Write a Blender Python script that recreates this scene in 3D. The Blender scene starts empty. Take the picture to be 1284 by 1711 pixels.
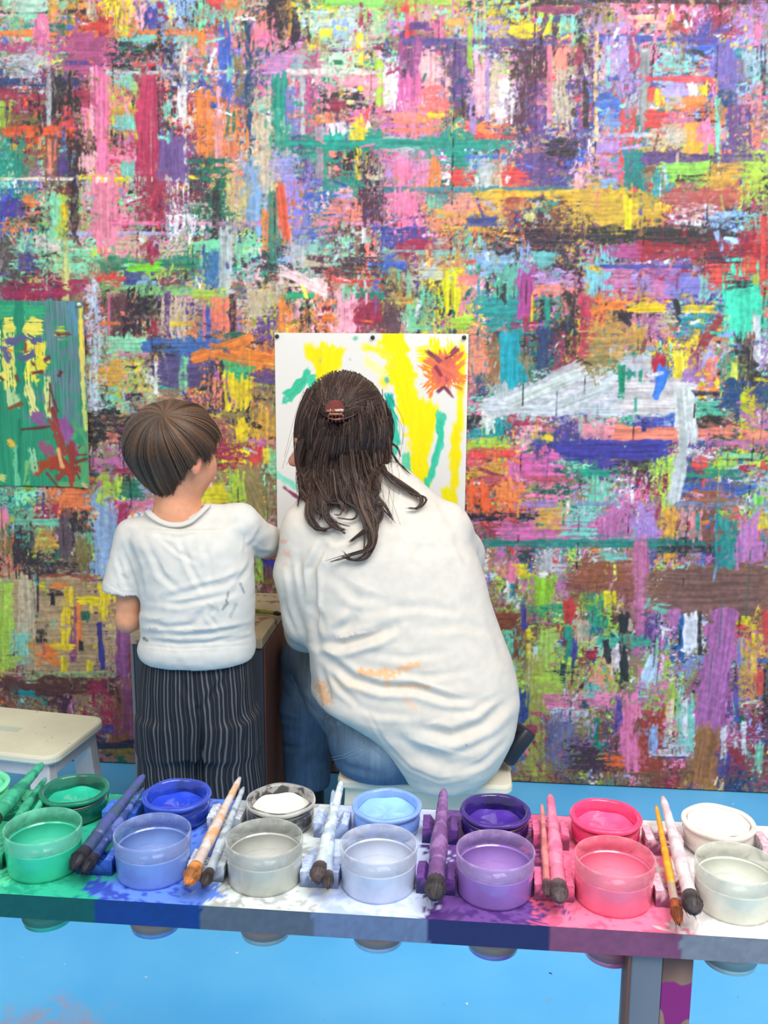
import bpy, bmesh, math, random
import numpy as np
from mathutils import Vector, Matrix, Euler
C = bpy.context.scene.collection
PI = math.pi
random.seed(7); RNG = np.random.default_rng(11)

# ---------------------------------------------------------------- camera and layout helpers
F, CX, CY, CAMH = 1600.0, 642.0, 855.5, 1.2
PITCH, ROLL = math.radians(10.5), math.radians(0.35)
cam_d = bpy.data.cameras.new('camera'); cam = bpy.data.objects.new('camera', cam_d); C.objects.link(cam)
cam_d.sensor_fit = 'HORIZONTAL'; cam_d.sensor_width = 36; cam_d.lens = 36*F/1284; cam_d.clip_start = .02
cam.location = (0, 0, CAMH)
CM = Matrix.Rotation(PI/2-PITCH, 3, 'X') @ Matrix.Rotation(ROLL, 3, 'Z')
cam.rotation_euler = CM.to_euler()
bpy.context.scene.camera = cam
CMN = np.array(CM)
def ray(px, py):
    d = CMN @ np.array([(px-CX)/F, -(py-CY)/F, -1.0]); return d
def at(px, py, y):                       # point seen at that place of the photo, y metres away
    d = ray(px, py); t = y/d[1]; return Vector((d[0]*t, y, CAMH+d[2]*t))
def onz(px, py, z):                      # point on the level z
    d = ray(px, py); t = (z-CAMH)/d[2]; return Vector((d[0]*t, d[1]*t, z))
YAW = math.radians(5.1)
UX, UY = math.cos(YAW), -math.sin(YAW)   # direction of the wall and of the table
WN = np.array([-math.sin(YAW), -math.cos(YAW), 0.])      # wall normal, towards the camera
W0 = np.array([0, 2.47, 0.])
def onwall(px, py):                      # (s, z) on the wall
    d = ray(px, py); o = np.array([0, 0, CAMH])
    t = ((W0-o) @ WN)/(d @ WN); p = o+d*t
    return float((p-W0)[0]*UX+(p-W0)[1]*UY), float(p[2])
def wallpt(s, z, off=0.):
    return Vector((W0[0]+UX*s+WN[0]*off, W0[1]+UY*s+WN[1]*off, z))

def lin(c):
    c = np.asarray(c, float)/255.
    return np.where(c <= .04045, c/12.92, ((c+.055)/1.055)**2.4)
def rgba(c): return (*[float(v) for v in lin(c)], 1.)

# ---------------------------------------------------------------- materials
def new_mat(name):
    m = bpy.data.materials.new(name); m.use_nodes = True
    nt = m.node_tree; b = nt.nodes['Principled BSDF']
    return m, nt, b
def mat(name, col, rough=.5, metal=0., col2=None, scale=30., amt=.5, bump=0., bscale=60., coat=0., alpha=1., sss=0., stretch=None, detail=4., trans=0., lo=.4, hi=.6, spec=None):
    """plain paint/cloth/skin with a noise break-up between two colours and a noise bump"""
    m, nt, b = new_mat(name)
    b.inputs['Base Color'].default_value = rgba(col)
    b.inputs['Roughness'].default_value = rough; b.inputs['Metallic'].default_value = metal
    b.inputs['Coat Weight'].default_value = coat; b.inputs['Alpha'].default_value = alpha
    b.inputs['Transmission Weight'].default_value = trans
    if spec is not None: b.inputs['Specular IOR Level'].default_value = spec
    if sss:
        b.inputs['Subsurface Weight'].default_value = sss; b.inputs['Subsurface Radius'].default_value = (1., .35, .2); b.inputs['Subsurface Scale'].default_value = .012
    tc = nt.nodes.new('ShaderNodeTexCoord'); mp = nt.nodes.new('ShaderNodeMapping')
    nt.links.new(tc.outputs['Object'], mp.inputs['Vector'])
    if stretch: mp.inputs['Scale'].default_value = stretch
    if col2 is not None:
        n = nt.nodes.new('ShaderNodeTexNoise'); n.inputs['Scale'].default_value = scale; n.inputs['Detail'].default_value = detail
        r = nt.nodes.new('ShaderNodeValToRGB'); r.color_ramp.elements[0].position = lo; r.color_ramp.elements[1].position = hi
        c1 = rgba(col); c2 = rgba(col2)
        r.color_ramp.elements[0].color = c1; r.color_ramp.elements[1].color = tuple(c1[i]*(1-amt)+c2[i]*amt for i in range(3))+(1,)
        nt.links.new(mp.outputs['Vector'], n.inputs['Vector']); nt.links.new(n.outputs['Fac'], r.inputs['Fac'])
        nt.links.new(r.outputs['Color'], b.inputs['Base Color'])
    if bump:
        n2 = nt.nodes.new('ShaderNodeTexNoise'); n2.inputs['Scale'].default_value = bscale; n2.inputs['Detail'].default_value = 3
        bp = nt.nodes.new('ShaderNodeBump'); bp.inputs['Strength'].default_value = bump; bp.inputs['Distance'].default_value = .002
        nt.links.new(mp.outputs['Vector'], n2.inputs['Vector']); nt.links.new(n2.outputs['Fac'], bp.inputs['Height']); nt.links.new(bp.outputs['Normal'], b.inputs['Normal'])
    return m
def attr_mat(name, attr='paint', rough=.5, bump=0., bscale=200., coat=0., sss=0., stretch=(1, 1, 1), spec=.5):
    m, nt, b = new_mat(name)
    a = nt.nodes.new('ShaderNodeAttribute'); a.attribute_name = attr
    nt.links.new(a.outputs['Color'], b.inputs['Base Color'])
    b.inputs['Roughness'].default_value = rough; b.inputs['Coat Weight'].default_value = coat; b.inputs['Specular IOR Level'].default_value = spec
    if sss:
        b.inputs['Subsurface Weight'].default_value = sss; b.inputs['Subsurface Radius'].default_value = (1., .35, .2); b.inputs['Subsurface Scale'].default_value = .01
    if bump:
        tc = nt.nodes.new('ShaderNodeTexCoord'); mp = nt.nodes.new('ShaderNodeMapping'); mp.inputs['Scale'].default_value = stretch
        n2 = nt.nodes.new('ShaderNodeTexNoise'); n2.inputs['Scale'].default_value = bscale; n2.inputs['Detail'].default_value = 3
        bp = nt.nodes.new('ShaderNodeBump'); bp.inputs['Strength'].default_value = bump; bp.inputs['Distance'].default_value = .002
        nt.links.new(tc.outputs['Object'], mp.inputs['Vector']); nt.links.new(mp.outputs['Vector'], n2.inputs['Vector'])
        nt.links.new(n2.outputs['Fac'], bp.inputs['Height']); nt.links.new(bp.outputs['Normal'], b.inputs['Normal'])
    return m

# ---------------------------------------------------------------- object helpers
def link_mesh(name, me, m=None, parent=None, smooth=False):
    o = bpy.data.objects.new(name, me); C.objects.link(o)
    if m is not None:
        for mm in (m if isinstance(m, (list, tuple)) else [m]): me.materials.append(mm)
    if smooth: me.shade_smooth()
    if parent is not None:
        o.parent = parent; o.matrix_parent_inverse = parent.matrix_world.inverted() if False else Matrix.Identity(4)
    return o
def obj(name, bm, m=None, parent=None, smooth=False, bevel=0.):
    """bm holds coordinates local to the parent"""
    if bevel:
        bmesh.ops.bevel(bm, geom=[e for e in bm.edges], offset=bevel, segments=2, profile=.6, affect='EDGES', clamp_overlap=True)
    bmesh.ops.recalc_face_normals(bm, faces=bm.faces)
    me = bpy.data.meshes.new(name); bm.to_mesh(me); bm.free()
    return link_mesh(name, me, m, parent, smooth)
def tag(o, label=None, cat=None, group=None, kind=None):
    if label: o['label'] = label
    if cat: o['category'] = cat
    if group: o['group'] = group
    if kind: o['kind'] = kind
    return o
def thing(name, label, cat, loc=(0, 0, 0), rotz=0., group=None):
    o = bpy.data.objects.new(name, None); C.objects.link(o); o.location = loc; o.rotation_euler = (0, 0, rotz); o.empty_display_size = .05
    return tag(o, label, cat, group)
def box(bm, x0, x1, y0, y1, z0, z1, M=None):
    vs = [bm.verts.new(Vector(p) if M is None else M @ Vector(p)) for p in [(x0,y0,z0),(x1,y0,z0),(x1,y1,z0),(x0,y1,z0),(x0,y0,z1),(x1,y0,z1),(x1,y1,z1),(x0,y1,z1)]]
    for f in [(0,3,2,1),(4,5,6,7),(0,1,5,4),(1,2,6,5),(2,3,7,6),(3,0,4,7)]: bm.faces.new([vs[i] for i in f])
def lathe(bm, prof, n=40, M=None, close=False):
    """prof: (r, z) pairs; r==0 ends in a pole"""
    rings = []
    for r, z in prof:
        if r <= 1e-7: rings.append([bm.verts.new(Vector((0, 0, z)) if M is None else M @ Vector((0, 0, z)))])
        else: rings.append([bm.verts.new((lambda p: p if M is None else M @ p)(Vector((r*math.cos(2*PI*i/n), r*math.sin(2*PI*i/n), z)))) for i in range(n)])
    seq = list(zip(rings[:-1], rings[1:]))
    if close: seq.append((rings[-1], rings[0]))
    for a, b in seq:
        for i in range(n):
            j = (i+1) % n
            if len(a) == 1 and len(b) > 1: bm.faces.new([a[0], b[i], b[j]])
            elif len(b) == 1 and len(a) > 1: bm.faces.new([a[i], b[0], a[j]])
            elif len(a) > 1: bm.faces.new([a[i], b[i], b[j], a[j]])
def frame_of(t, up=Vector((0, 0, 1))):
    t = t.normalized()
    if abs(t.dot(up)) > .98: up = Vector((0, 1, 0))
    a = t.cross(up).normalized(); b = a.cross(t).normalized(); return a, b
def tube(bm, pts, rad, n=8, flat=1., caps=True):
    pts = [Vector(p) for p in pts]; rings = []
    a0 = None
    for i, p in enumerate(pts):
        t = (pts[min(i+1, len(pts)-1)]-pts[max(i-1, 0)])
        if t.length < 1e-9: t = Vector((0, 0, 1))
        t.normalize()
        if a0 is None: a, b = frame_of(t)
        else:
            a = (a0-t*a0.dot(t)).normalized(); b = t.cross(a) * -1
        a0 = a
        r = rad[i] if hasattr(rad, '__len__') else rad
        rings.append([bm.verts.new(p+a*r*math.cos(2*PI*k/n)+b*r*flat*math.sin(2*PI*k/n)) for k in range(n)])
    for A, B in zip(rings[:-1], rings[1:]):
        for k in range(n): bm.faces.new([A[k], A[(k+1) % n], B[(k+1) % n], B[k]])
    if caps and n > 2:
        bm.faces.new(rings[0][::-1]); bm.faces.new(rings[-1])
# ---------------------------------------------------------------- the paint-covered wall
PAL = dict(k=(52,48,54), w=(226,226,232), g=(178,184,190), t=(32,150,125), c=(120,200,185), m=(125,212,165), b=(62,98,200), n=(52,72,115),
 l=(135,170,225), v=(95,66,132), a=(165,128,195), p=(240,118,162), q=(240,168,182), r=(222,66,66), R=(160,48,78), o=(246,128,58), s=(240,128,108),
 y=(242,212,34), h=(172,210,66), e=(212,158,62), u=(126,78,62), d=(78,48,68), z=(198,178,148), T=(28,148,160), G=(36,112,88), i=(72,68,152),
 M=(182,76,130), O=(134,118,68), P=(188,106,164))
CELLS = """
mqz eos yhR lim msr Okn ymk hqz mhr qpy yck hMc kqp pao RMa apM
Rqg vRM MPs kuM bis psz zPc zqm vPk vpk qvp dsr iaR gci lib lcP
dnR kds spe RMc osr gzn tnP pkq Ppq vks zwq vds blR gsy orw avp
tch uvm spm RvM sGo zla tva kzs psa tsr gzs ivk PsG Teu hmo hvd
bks mhz pkm RkM Gwn lzG abo sdi qpi sce oiu uek eyk eyR Rwa kcR
kmR mzG msh iRh mgi tgk gdz umr isR mks klc kcP kdM Rau Rru Rrs
mnR Rqz uks kim siz zdh qoz Rqs dOk yGh tqT kPs eoR Paz iac cmr
mnR ues mes iav oGi yok zqs zqs zqs zqa tTO kGs eOR Oym yPs kca
mnR zku kgs sce iey hke zqs zqs zqs pck gcp gwc wgm gcw wgk nGy
mnR uzk PgR esR Rhk Ryu zqs zqs zqs psy psy ipG iPk ikh RwG GhR
mhu oks lhP qlR yhk Oyu zqs zqs kPs kPs ros Gpa cgP Rpk iub chP
stk ukG lkd lsz uzk hiz zqs zqs kPs kPs Pks Ptw wPu Pez PeR Pth
hcz zky yze zuk uzk zOs zuk zuk zqs zwh zwh hPr uzw uPk ucv uus
hzO zoy zMP zuk zuk zuk zuk zuk zuk zuk huc huc htz Pkw lnc PsR
uRc udh zPc zuk zuk zuk zuk zuk zuk zuk hOu heO hsP pcw chR Par
uRc ueR RPe PeR ukR ukR ukR ukR ukR ukR hOu ORh iPO pRu wec Rnw
uRc ueR RPe PeR ukR ukR ukR ukR ukR ukR hOu OuR udo uwR euP nRP""".split('\n')[1:]
CELLS = [r.split() for r in CELLS]
# x0,y0,x1,y1,colour,dryness  (a '/' pair runs slanted: x0,y0,x1,y1,colour,dryness,width)
EXPL = """
0,52,330,64,o,.35;60,28,82,62,p,0;62,55,76,95,p,.2;165,36,180,60,R,.1;138,40,178,55,r,.2;0,74,140,88,M,.5;0,132,130,146,n,.4;0,150,150,172,R,.45;82,130,130,215,k,.5;78,125,86,215,g,.2;118,62,182,125,M,.2
158,115,181,300,p,.12;150,118,157,230,q,.3;182,125,230,220,h,.6;190,125,215,150,c,.3;228,125,262,300,R200_50_92,.22;182,75,235,125,k,.5;183,180,228,196,e,.35;265,230,311,300,v118_78_142,.08;0,214,125,232,o245_95_50,.25;10,262,45,302,t,.2
95,262,118,300,v,.1;115,225,135,310,k,.5;0,299,330,305,w235_225_200,.15;130,296,215,312,y,.35;192,200,212,220,c,.2;75,230,98,300,u,.3;80,236,86,290,s,.2;90,236,95,270,s,.1;305,80,313,310,g215_205_200,.35;240,20,262,50,i,.3;200,5,214,60,y,.3;0,22,80,26,k,.5;95,20,170,26,k,.6
200,62,330,74,c,.4;225,106,262,115,r,.3;180,121,330,128,g,.35;20,88,62,130,g,.5;110,105,150,111,i,.4;205,0,240,40,q,.5;20,0,70,25,c175_215_190,.2;80,0,95,40,e,.3;145,0,165,28,z,.4;110,45,122,54,b,.2;85,43,105,56,G,.3;105,182,120,215,r245_75_75,.1;205,193,222,215,c,.1
262,160,298,230,k,.65;275,175,285,200,c,.4;298,150,308,200,w,.3;188,225,206,250,k,.4;205,270,228,300,c,.2;130,260,158,290,q,.4;0,175,8,215,h,.2;10,192,60,205,O,.4
348,0,374,18,r,.1;380,0,405,14,o,.15;365,45,387,170,b,.15;410,40,422,260,n,.3;422,45,455,82,s245_120_130,.2;450,0,476,72,k,.5;482,0,488,62,e,.25;488,20,500,76,k,.35;500,22,590,48,g200_220_215,.3;545,2,640,14,h120_220_90,.15;538,50,556,64,y,.2;555,35,585,68,l,.4
597,62,607,155,y,.1;601,10,607,45,R,.4;628,100,640,178,h,.2;440,90,485,125,P205_140_200,.3;452,128,478,250,t,.2;478,150,500,232,i112_120_192,.45;502,128,510,250,g,.15;510,90,530,230,M,.4;530,95,560,225,p,.5;540,90,600,122,m190_220_195,.45;556,103,571,112,G,0;575,128,632,150,q245_150_165,.15
540,155,612,185,k,.5;555,170,576,190,R,.15;578,170,590,177,y240_230_150,0;516,77,529,86,y,0;520,86,600,90,v,.4;480,230,540,250,t,.3;540,230,642,252,t20_160_140,.06;585,205,606,240,y,.3;590,240,602,315,y,.35;528,210,540,300,g172_150_172,.15;540,252,548,310,t,.3;330,165,356,265,o,.3
362,150,370,200,q,.05;358,195,373,300,q240_150_150,.15;375,180,410,260,o,.5;380,190,392,225,G,.3;410,262,437,390,l125_172_225,.25;425,150,455,320,z,.4;455,265,495,305,l150_150_222,.35;505,270,530,310,v,.4;320,119,420,128,w,.4;480,118,640,127,w235_225_215,.3;555,195,580,225,w,.4;530,195,556,207,o,.3
320,0,340,50,m,.4;340,15,360,40,c,.3;432,55,450,80,p,.2;355,60,366,95,p,.3;330,60,345,90,o,.4;378,95,392,140,c,.4;392,100,408,165,O,.4;320,265,345,320,d,.5;322,270,380,310,G,.5
640,2,780,12,h,.3;770,0,960,12,k,.35;865,13,965,24,R150_55_95,.15;675,8,695,65,r,.3;676,25,688,50,p,.3;685,40,722,53,v,.3;726,40,740,72,p,.2;720,72,733,110,p,.05;665,67,955,79,v90_75_145,.2;664,78,703,130,P150_70_135,.2;665,128,700,180,p225_100_170,.3;664,180,722,310,p225_125_175,.45
780,40,790,120,h,.1;756,75,778,182,v,.3;852,44,895,66,y,.2;908,42,921,60,y,0;860,85,915,212,d,.4;880,140,912,215,v,.4;915,80,922,200,p,.3;700,232,850,252,t,.3;640,234,700,254,g,.5;750,250,782,280,t,.25;778,262,846,268,b,.2;880,225,912,320,v,.4;910,238,965,262,k,.3;655,195,740,225,s,.4
715,190,741,200,y,.2;790,225,862,234,r,.3;833,140,862,200,w,.35;720,270,735,316,o,.3;755,285,790,312,r,.3;840,285,878,312,r,.2;656,275,690,312,p,.15;640,315,960,324,T70_130_142,.15;820,280,838,315,z,.3;800,270,822,310,g,.3;790,90,812,200,q,.4;815,110,835,180,z,.4;812,90,818,220,a,.3;785,160,795,225,a,.2
840,95,870,110,k,.4;745,35,775,45,e,.3;793,20,812,70,c,.4;820,30,850,60,a,.5;940,30,965,70,c,.4;920,85,945,130,s,.4;930,120,955,220,z,.4;760,180,778,200,u,.2;800,205,850,225,o,.4;645,70,665,100,n,.4;640,100,665,180,w,.5;700,100,750,170,q,.4;705,150,745,190,s245_105_105,.4
960,0,1284,10,k,.3;960,12,1000,22,R,.3;1060,28,1100,41,o250_180_140,0;1116,25,1128,80,e220_175_60,.08;1000,62,1120,73,i65_75_172,.1;1120,60,1200,76,i,.3;1150,80,1188,96,b,.2;993,30,1000,240,z240_190_140,.25;974,95,985,225,k,.25;1010,75,1050,160,a,.5;1013,82,1020,150,c,.15;1070,85,1086,218,g150_150_155,.06
1080,130,1190,140,r230_75_75,.1;1083,145,1095,172,r,.1;1095,150,1111,176,y,.2;1112,142,1147,166,l170_160_230,.1;1150,145,1166,162,w,.1;1168,142,1184,163,y,0;1140,165,1181,186,o,.1;1110,166,1140,185,z,.3;995,160,1033,182,b,.15;1003,188,1035,216,l100_145_220,.12;1080,190,1112,216,r,.2;1035,185,1062,325,r,.5
1195,75,1226,150,i112_96_180,.25;1197,145,1228,175,n,.45;1195,165,1204,305,m120_220_190,.05;1145,205,1166,260,e245_165_50,.12;1060,250,1145,259,e,.3;1040,250,1072,322,T30_130_130,.15;1075,258,1200,276,v,.15;1205,262,1284,275,v,.2;1108,275,1182,310,h150_210_80,.2;1130,296,1178,306,k,.4;1235,275,1284,320,h,.45
1180,280,1235,322,e,.3;1272,80,1280,175,k,.3;1252,140,1275,252,s,.4;1220,180,1262,250,v,.5;960,225,1090,232,l170_190_225,.3;1000,232,1032,262,a,.3;1000,40,1050,55,a,.4;1050,35,1062,120,R,.4;1100,90,1160,130,c,.5;1120,40,1145,60,u,.4;1145,40,1158,58,w,.2;1260,40,1272,70,p,.1;1225,85,1245,100,T,.3
1245,90,1270,135,l160_200_220,.3;1258,80,1266,100,k,.1;960,90,975,115,R,.2;960,275,990,310,q,.3;1000,275,1035,290,P,.4;1000,303,1032,316,l,.2;1160,190,1195,205,k,.5;1110,190,1160,205,P,.4;1165,205,1195,240,p,.3;1085,215,1145,245,z,.5;1260,260,1284,330,h,.5
155,300,192,408,p240_128_162,.12;163,305,182,332,w240_215_215,.2;168,350,181,374,q,0;118,300,132,405,k,.25;40,366,72,375,k,.3;0,400,32,502,u92_78_78,.3;25,410,140,455,m,.5;60,400,100,425,z220_210_205,.3;104,400,115,505,O205_205_122,.12;0,475,112,503,R,.35;115,468,146,492,R,.2;228,300,275,372,R,.4
130,390,330,396,l160_160_212,.3;150,372,330,379,p,.35;165,435,330,450,t40_142_102,.25;205,450,240,483,i70_75_142,.15;210,442,268,455,h130_225_50,.1;232,462,255,484,l,.15;165,480,330,496,h130_190_110,.35;180,492,212,566,d90_60_75,.2;210,490,250,552,k,.5;181,490,184,566,p,0;165,540,202,546,o,.1
185,565,242,594,m130_215_170,.15;240,570,402,593,b62_100_182,.15;165,592,300,600,P190_130_152,.4;262,597,345,650,v85_75_132,.12;258,600,264,660,w,.2;255,580,300,596,k,.45;270,500,312,558,z,.4;150,470,165,700,l190_200_225,.4;100,330,112,400,h,.3;105,345,115,385,y,.3;70,330,100,400,m,.5
35,330,60,350,o,.2;5,335,40,370,i,.4;0,375,60,390,o,.5;130,300,155,345,g,.5;55,455,100,475,s,.5;30,430,55,455,i,.4;190,400,320,432,z,.6;240,410,265,440,R,.4;160,455,205,475,r,.5;270,455,320,475,u,.5;285,540,325,548,y,.2;250,535,270,560,R,.4;275,490,285,570,v,.3
320,373,642,380,p220_140_182,.3;320,404,372,423,m120_220_162,.1;340,420,366,482,b60_112_172,.3;367,385,386,490,g182_196_196,.2;393,400,405,452,m,.2;380,310,415,372,e200_180_112,.4;437,350,450,420,o,.3;450,320,464,442,G60_132_112,.15;466,312,480,405,o245_95_60,.03,13;485,310,520,400,l132_122_212,.5
508,323,545,337,b,.2;508,385,532,402,b,.15;540,300,612,320,t,.3;545,335,602,376,s,.45;602,320,642,372,d,.4;572,370,584,505,m130_215_172,.3;605,383,612,407,w,0;468,455,545,487,q240_205_208,.2,16;560,468,642,482,r,.5;475,491,526,502,t30_162_112,.08;590,491,642,503,t,.08;320,486,376,501,h,.3
352,503,385,556,s245_122_92,.2;384,495,395,572,d,.3;339,500,344,572,p,.1;345,510,352,590,b,.1;420,490,452,530,z,.4;420,532,455,545,h,.1;465,495,476,556,o,.2;500,505,532,556,k,.5;565,500,602,556,q245_168_192,.2;595,505,636,556,R,.3;538,527,560,541,o,.05;430,540,460,590,v,.5;375,560,420,575,G,.3
320,603,420,567,o246_132_52,0,15;345,588,460,606,o246_132_52,.3,24;375,606,418,640,G60_172_112,.2;373,632,420,682,y,.12;424,620,462,642,v,.2;500,410,560,430,c,.4;500,430,545,450,z,.5;520,430,640,460,d,.5;480,400,512,440,g,.4;345,560,352,600,b,.2;285,310,320,400,w,.6;355,320,365,400,k,.4
660,326,702,382,p,.3;715,328,736,352,m,.25;755,328,790,362,s235_142_122,.3;790,321,965,336,y232_182_42,.25;840,335,882,353,R182_82_72,.3;735,357,852,369,e,.4;778,368,832,381,i70_80_152,.2;880,360,890,376,y228_228_130,.1;740,382,862,394,e,.55;820,380,965,422,k,.5;640,420,762,429,c140_190_182,.3
640,440,682,454,b,.12;764,400,775,572,e215_162_72,.3;710,445,745,482,w,.1,7;740,463,770,518,y218_216_22,.1;752,530,782,556,h,.12;765,465,806,481,p250_132_132,.05;770,480,800,522,p,.4;690,490,736,546,t92_190_152,.45;680,440,689,556,m,.3;690,547,745,553,m,.2;655,498,692,512,e,.2;642,505,666,560,d100_75_82,.25
810,430,852,462,l,.4;826,468,840,502,m70_202_152,.1;835,452,876,496,t92_172_152,.3;803,500,872,556,T30_150_150,.3;868,457,888,530,M175_65_142,.04;886,485,892,546,e250_182_32,0;875,530,884,575,R,.1;890,455,958,480,a192_152_215,.3;890,478,932,496,s,.3;910,500,920,565,t,.15;940,490,962,602,k,.35
892,425,926,446,T92_186_186,.2;835,556,866,648,T20_160_186,.12;815,570,836,642,u150_96_66,.2;898,550,916,625,n,.2;785,556,812,628,s,.55;640,385,700,420,i,.4;660,400,740,425,R,.5;690,385,712,405,v,.2;700,450,740,470,g,.4;830,480,845,510,k,.4;850,540,900,552,R,.4;925,560,945,620,R,.4;870,400,885,470,l,.4
960,325,1107,376,e205_162_52,.35;1043,330,1056,405,y222_212_32,.06;1105,322,1232,346,R185_86_76,.2;1125,348,1182,386,w225_215_235,.4;1180,355,1245,378,l,.4;985,383,1232,411,k,.35;1000,415,1072,433,M170_70_132,.12;1070,408,1284,436,R165_46_56,.3;1000,445,1156,451,i60_65_152,.08;1190,440,1284,482,r230_80_66,.3
980,430,1022,492,T112_190_202,.3;1020,450,1122,502,P,.45;1060,460,1090,490,a,.3;1120,460,1172,506,i120_120_202,.35;1168,460,1186,500,c,.3;1215,460,1278,568,m62_220_176,.15;1218,462,1252,486,k,.6;1258,463,1268,482,h,.1;1000,508,1052,521,o,.15;1050,510,1112,525,y255_206_22,.1;1135,513,1196,525,y,.25
1130,505,1137,546,k,0,7;1036,524,1056,549,k,.1,8;968,500,985,602,R190_50_82,.2;985,545,1082,602,e190_152_72,.4;1058,548,1078,572,e,.1;1140,530,1182,552,T,.3;1160,602,1206,528,R150_56_62,.1,11;1126,590,1143,628,y236_226_92,.05;1175,590,1196,616,l160_170_230,.1;1150,590,1170,640,P,.25;1090,598,1112,626,R182_32_62,.1
1260,530,1270,612,w,.2;1200,555,1232,566,l,.3;1100,530,1130,560,z,.5;1230,565,1262,640,k,.4;1180,640,1200,600,s,.3;985,600,1040,630,O,.5;1245,560,1260,580,u,.4;1040,590,1062,630,t,.4;1062,596,1088,640,g,.4;1200,600,1232,660,t,.5;1223,605,1233,640,y226_232_92,0;1180,420,1240,445,d,.5
1090,290,1110,330,T,.4;1270,360,1284,500,r,.3
1040,596,1080,636,g,.3;800,668,1155,696,g195_204_214,.03;830,684,975,622,g200_206_214,.08,30;900,640,1012,682,g198_200_210,.12;930,684,1030,632,g200_204_212,.1,26;1020,634,1155,694,g202_200_206,.05;1140,640,1150,745,g202_202_206,.03,32;1147,720,1126,842,g200_200_204,.08,20;828,628,846,666,g,.1;1150,735,1118,800,g,.2,8
1034,612,1045,666,t20_152_112,.05;1045,618,1062,636,t,.1;1058,664,1066,690,t,0;1110,616,1094,672,b55_116_222,.05,15;1095,650,1120,668,b,.1;1064,638,1118,643,v140_120_162,.1;1134,615,1162,652,P160_112_176,.1;1128,600,1140,642,y,.1;1200,640,1242,682,n40_76_122,.15;1237,658,1250,762,h210_214_32,.25;1156,656,1202,664,k,.15
1160,648,1198,656,o,.2;1155,672,1202,702,c80_190_152,.4;1160,700,1202,717,k,.3;1024,715,1132,739,s250_132_112,.06;1165,717,1222,736,s,.2;1240,720,1284,741,s250_132_112,.15;965,710,1024,737,q225_132_152,.25;925,738,1112,770,i60_60_156,.12;1000,770,1075,785,i,.3;1128,738,1284,746,P,.2;850,762,932,802,p225_96_172,.2
785,753,862,769,r,.3;780,775,842,802,e,.4;800,785,840,800,R,.3,8;775,799,952,807,R182_82_92,.3;780,810,816,852,r245_92_52,.25;830,805,872,852,o,.45;970,788,1022,799,t,.1;985,803,1022,842,c112_206_176,.3;955,840,1284,848,n120_132_170,.3;860,840,932,849,a,.2;778,860,902,873,k,.4;830,872,1042,908,P212_106_166,.18
780,880,832,906,R,.45;1025,772,1082,796,k,.5;1210,760,1262,768,m,.2;1255,765,1284,792,h190_226_72,.15;1140,787,1242,801,t50_152_122,.25;1145,810,1262,826,b60_92_182,.3;1150,820,1206,842,u165_96_60,.3;1262,832,1275,848,h130_226_102,0;785,720,842,732,T30_150_166,.12;830,700,842,732,T,.2;805,690,826,722,w,.3
785,735,850,752,h,.5;905,725,925,740,y,.1;885,740,910,755,i,.2;930,700,965,742,i,.4;965,692,975,735,g,.2;1040,693,1080,716,t,.4;1100,695,1135,715,b,.4;1065,700,1105,716,i,.3;1090,775,1125,850,h,.5;1110,850,1132,940,e235_166_52,.25;1240,690,1284,716,P,.4;850,700,900,720,R,.5;870,715,900,730,q,.4
1145,740,1190,785,v,.5;1160,770,1180,790,r,.3;1200,765,1230,785,h,.3;1235,780,1260,790,R,.3;1265,775,1284,800,r,.2;1045,820,1080,845,p,.4;1050,800,1060,840,w,.4;780,698,800,718,k,.3;1020,855,1060,905,P,.4;1060,850,1095,910,a,.4;940,855,990,905,c,.5;900,855,935,885,e,.4;1000,860,1030,905,P,.3
780,904,1284,916,G40_142_122,.2;1100,914,1284,926,k,.45;1150,858,1176,906,s226_142_152,.2;1175,855,1196,916,u,.3;1196,860,1206,950,T,.3;1206,870,1230,952,t40_152_142,.2;1230,860,1276,956,P196_116_190,.22;1268,860,1284,885,y,.3;955,940,1062,992,u150_86_66,.25;1085,950,1284,1032,u136_90_76,.1;1200,950,1284,1010,u136_90_76,.05
1216,995,1182,1225,P182_100_162,.06,42;1186,1215,1172,1312,e170_112_60,.06,42;1205,1170,1192,1310,P170_90_150,.2,16;1060,900,1084,1085,P202_112_152,.22;895,965,926,1012,h150_206_50,.08;862,963,897,970,h,.1;880,1012,940,1025,t50_152_102,.3;943,1003,958,1046,r210_50_46,.08;818,1024,870,1056,u140_72_56,.08
840,1058,862,1092,c112_210_182,.1;858,1050,868,1102,u,.1;872,1012,882,1058,i,.05;880,1055,888,1102,y,.1;845,970,868,1012,w,.25;852,975,862,1000,T,.2;848,943,862,972,p,.05;865,920,892,942,n50_66_76,.1;860,945,892,966,y,.35;895,925,922,962,g,.25;900,958,915,968,w,.1;900,1060,926,1122,h170_206_82,.2
890,1083,900,1126,l190_216_226,.08;935,1068,968,1086,i,.1;945,1048,955,1112,t,.05;962,1085,950,1122,i,.05,10;900,1120,962,1126,k,.5;936,1110,944,1146,G40_70_66,.1;975,1090,1000,1106,R172_42_66,.1;1000,1064,1092,1083,t60_170_142,.22;1012,1070,1018,1112,k,0,9;1040,1078,1044,1140,k,.05,13;1036,1028,1050,1060,k,0
1050,1038,1058,1058,z,.1;1024,1080,1038,1120,q240_220_225,.15;1092,1010,1136,1028,c120_216_190,.12;1140,1030,1166,1086,w226_230_236,.04;1135,1030,1143,1102,b40_92_152,.12;1166,1020,1173,1096,k,.15;1092,1062,1100,1096,m,.1;1074,1152,1094,1100,l202_226_246,.08,18;1094,1100,1100,1152,l190_216_240,.08;1206,990,1192,1072,l130_166_196,0,4
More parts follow.
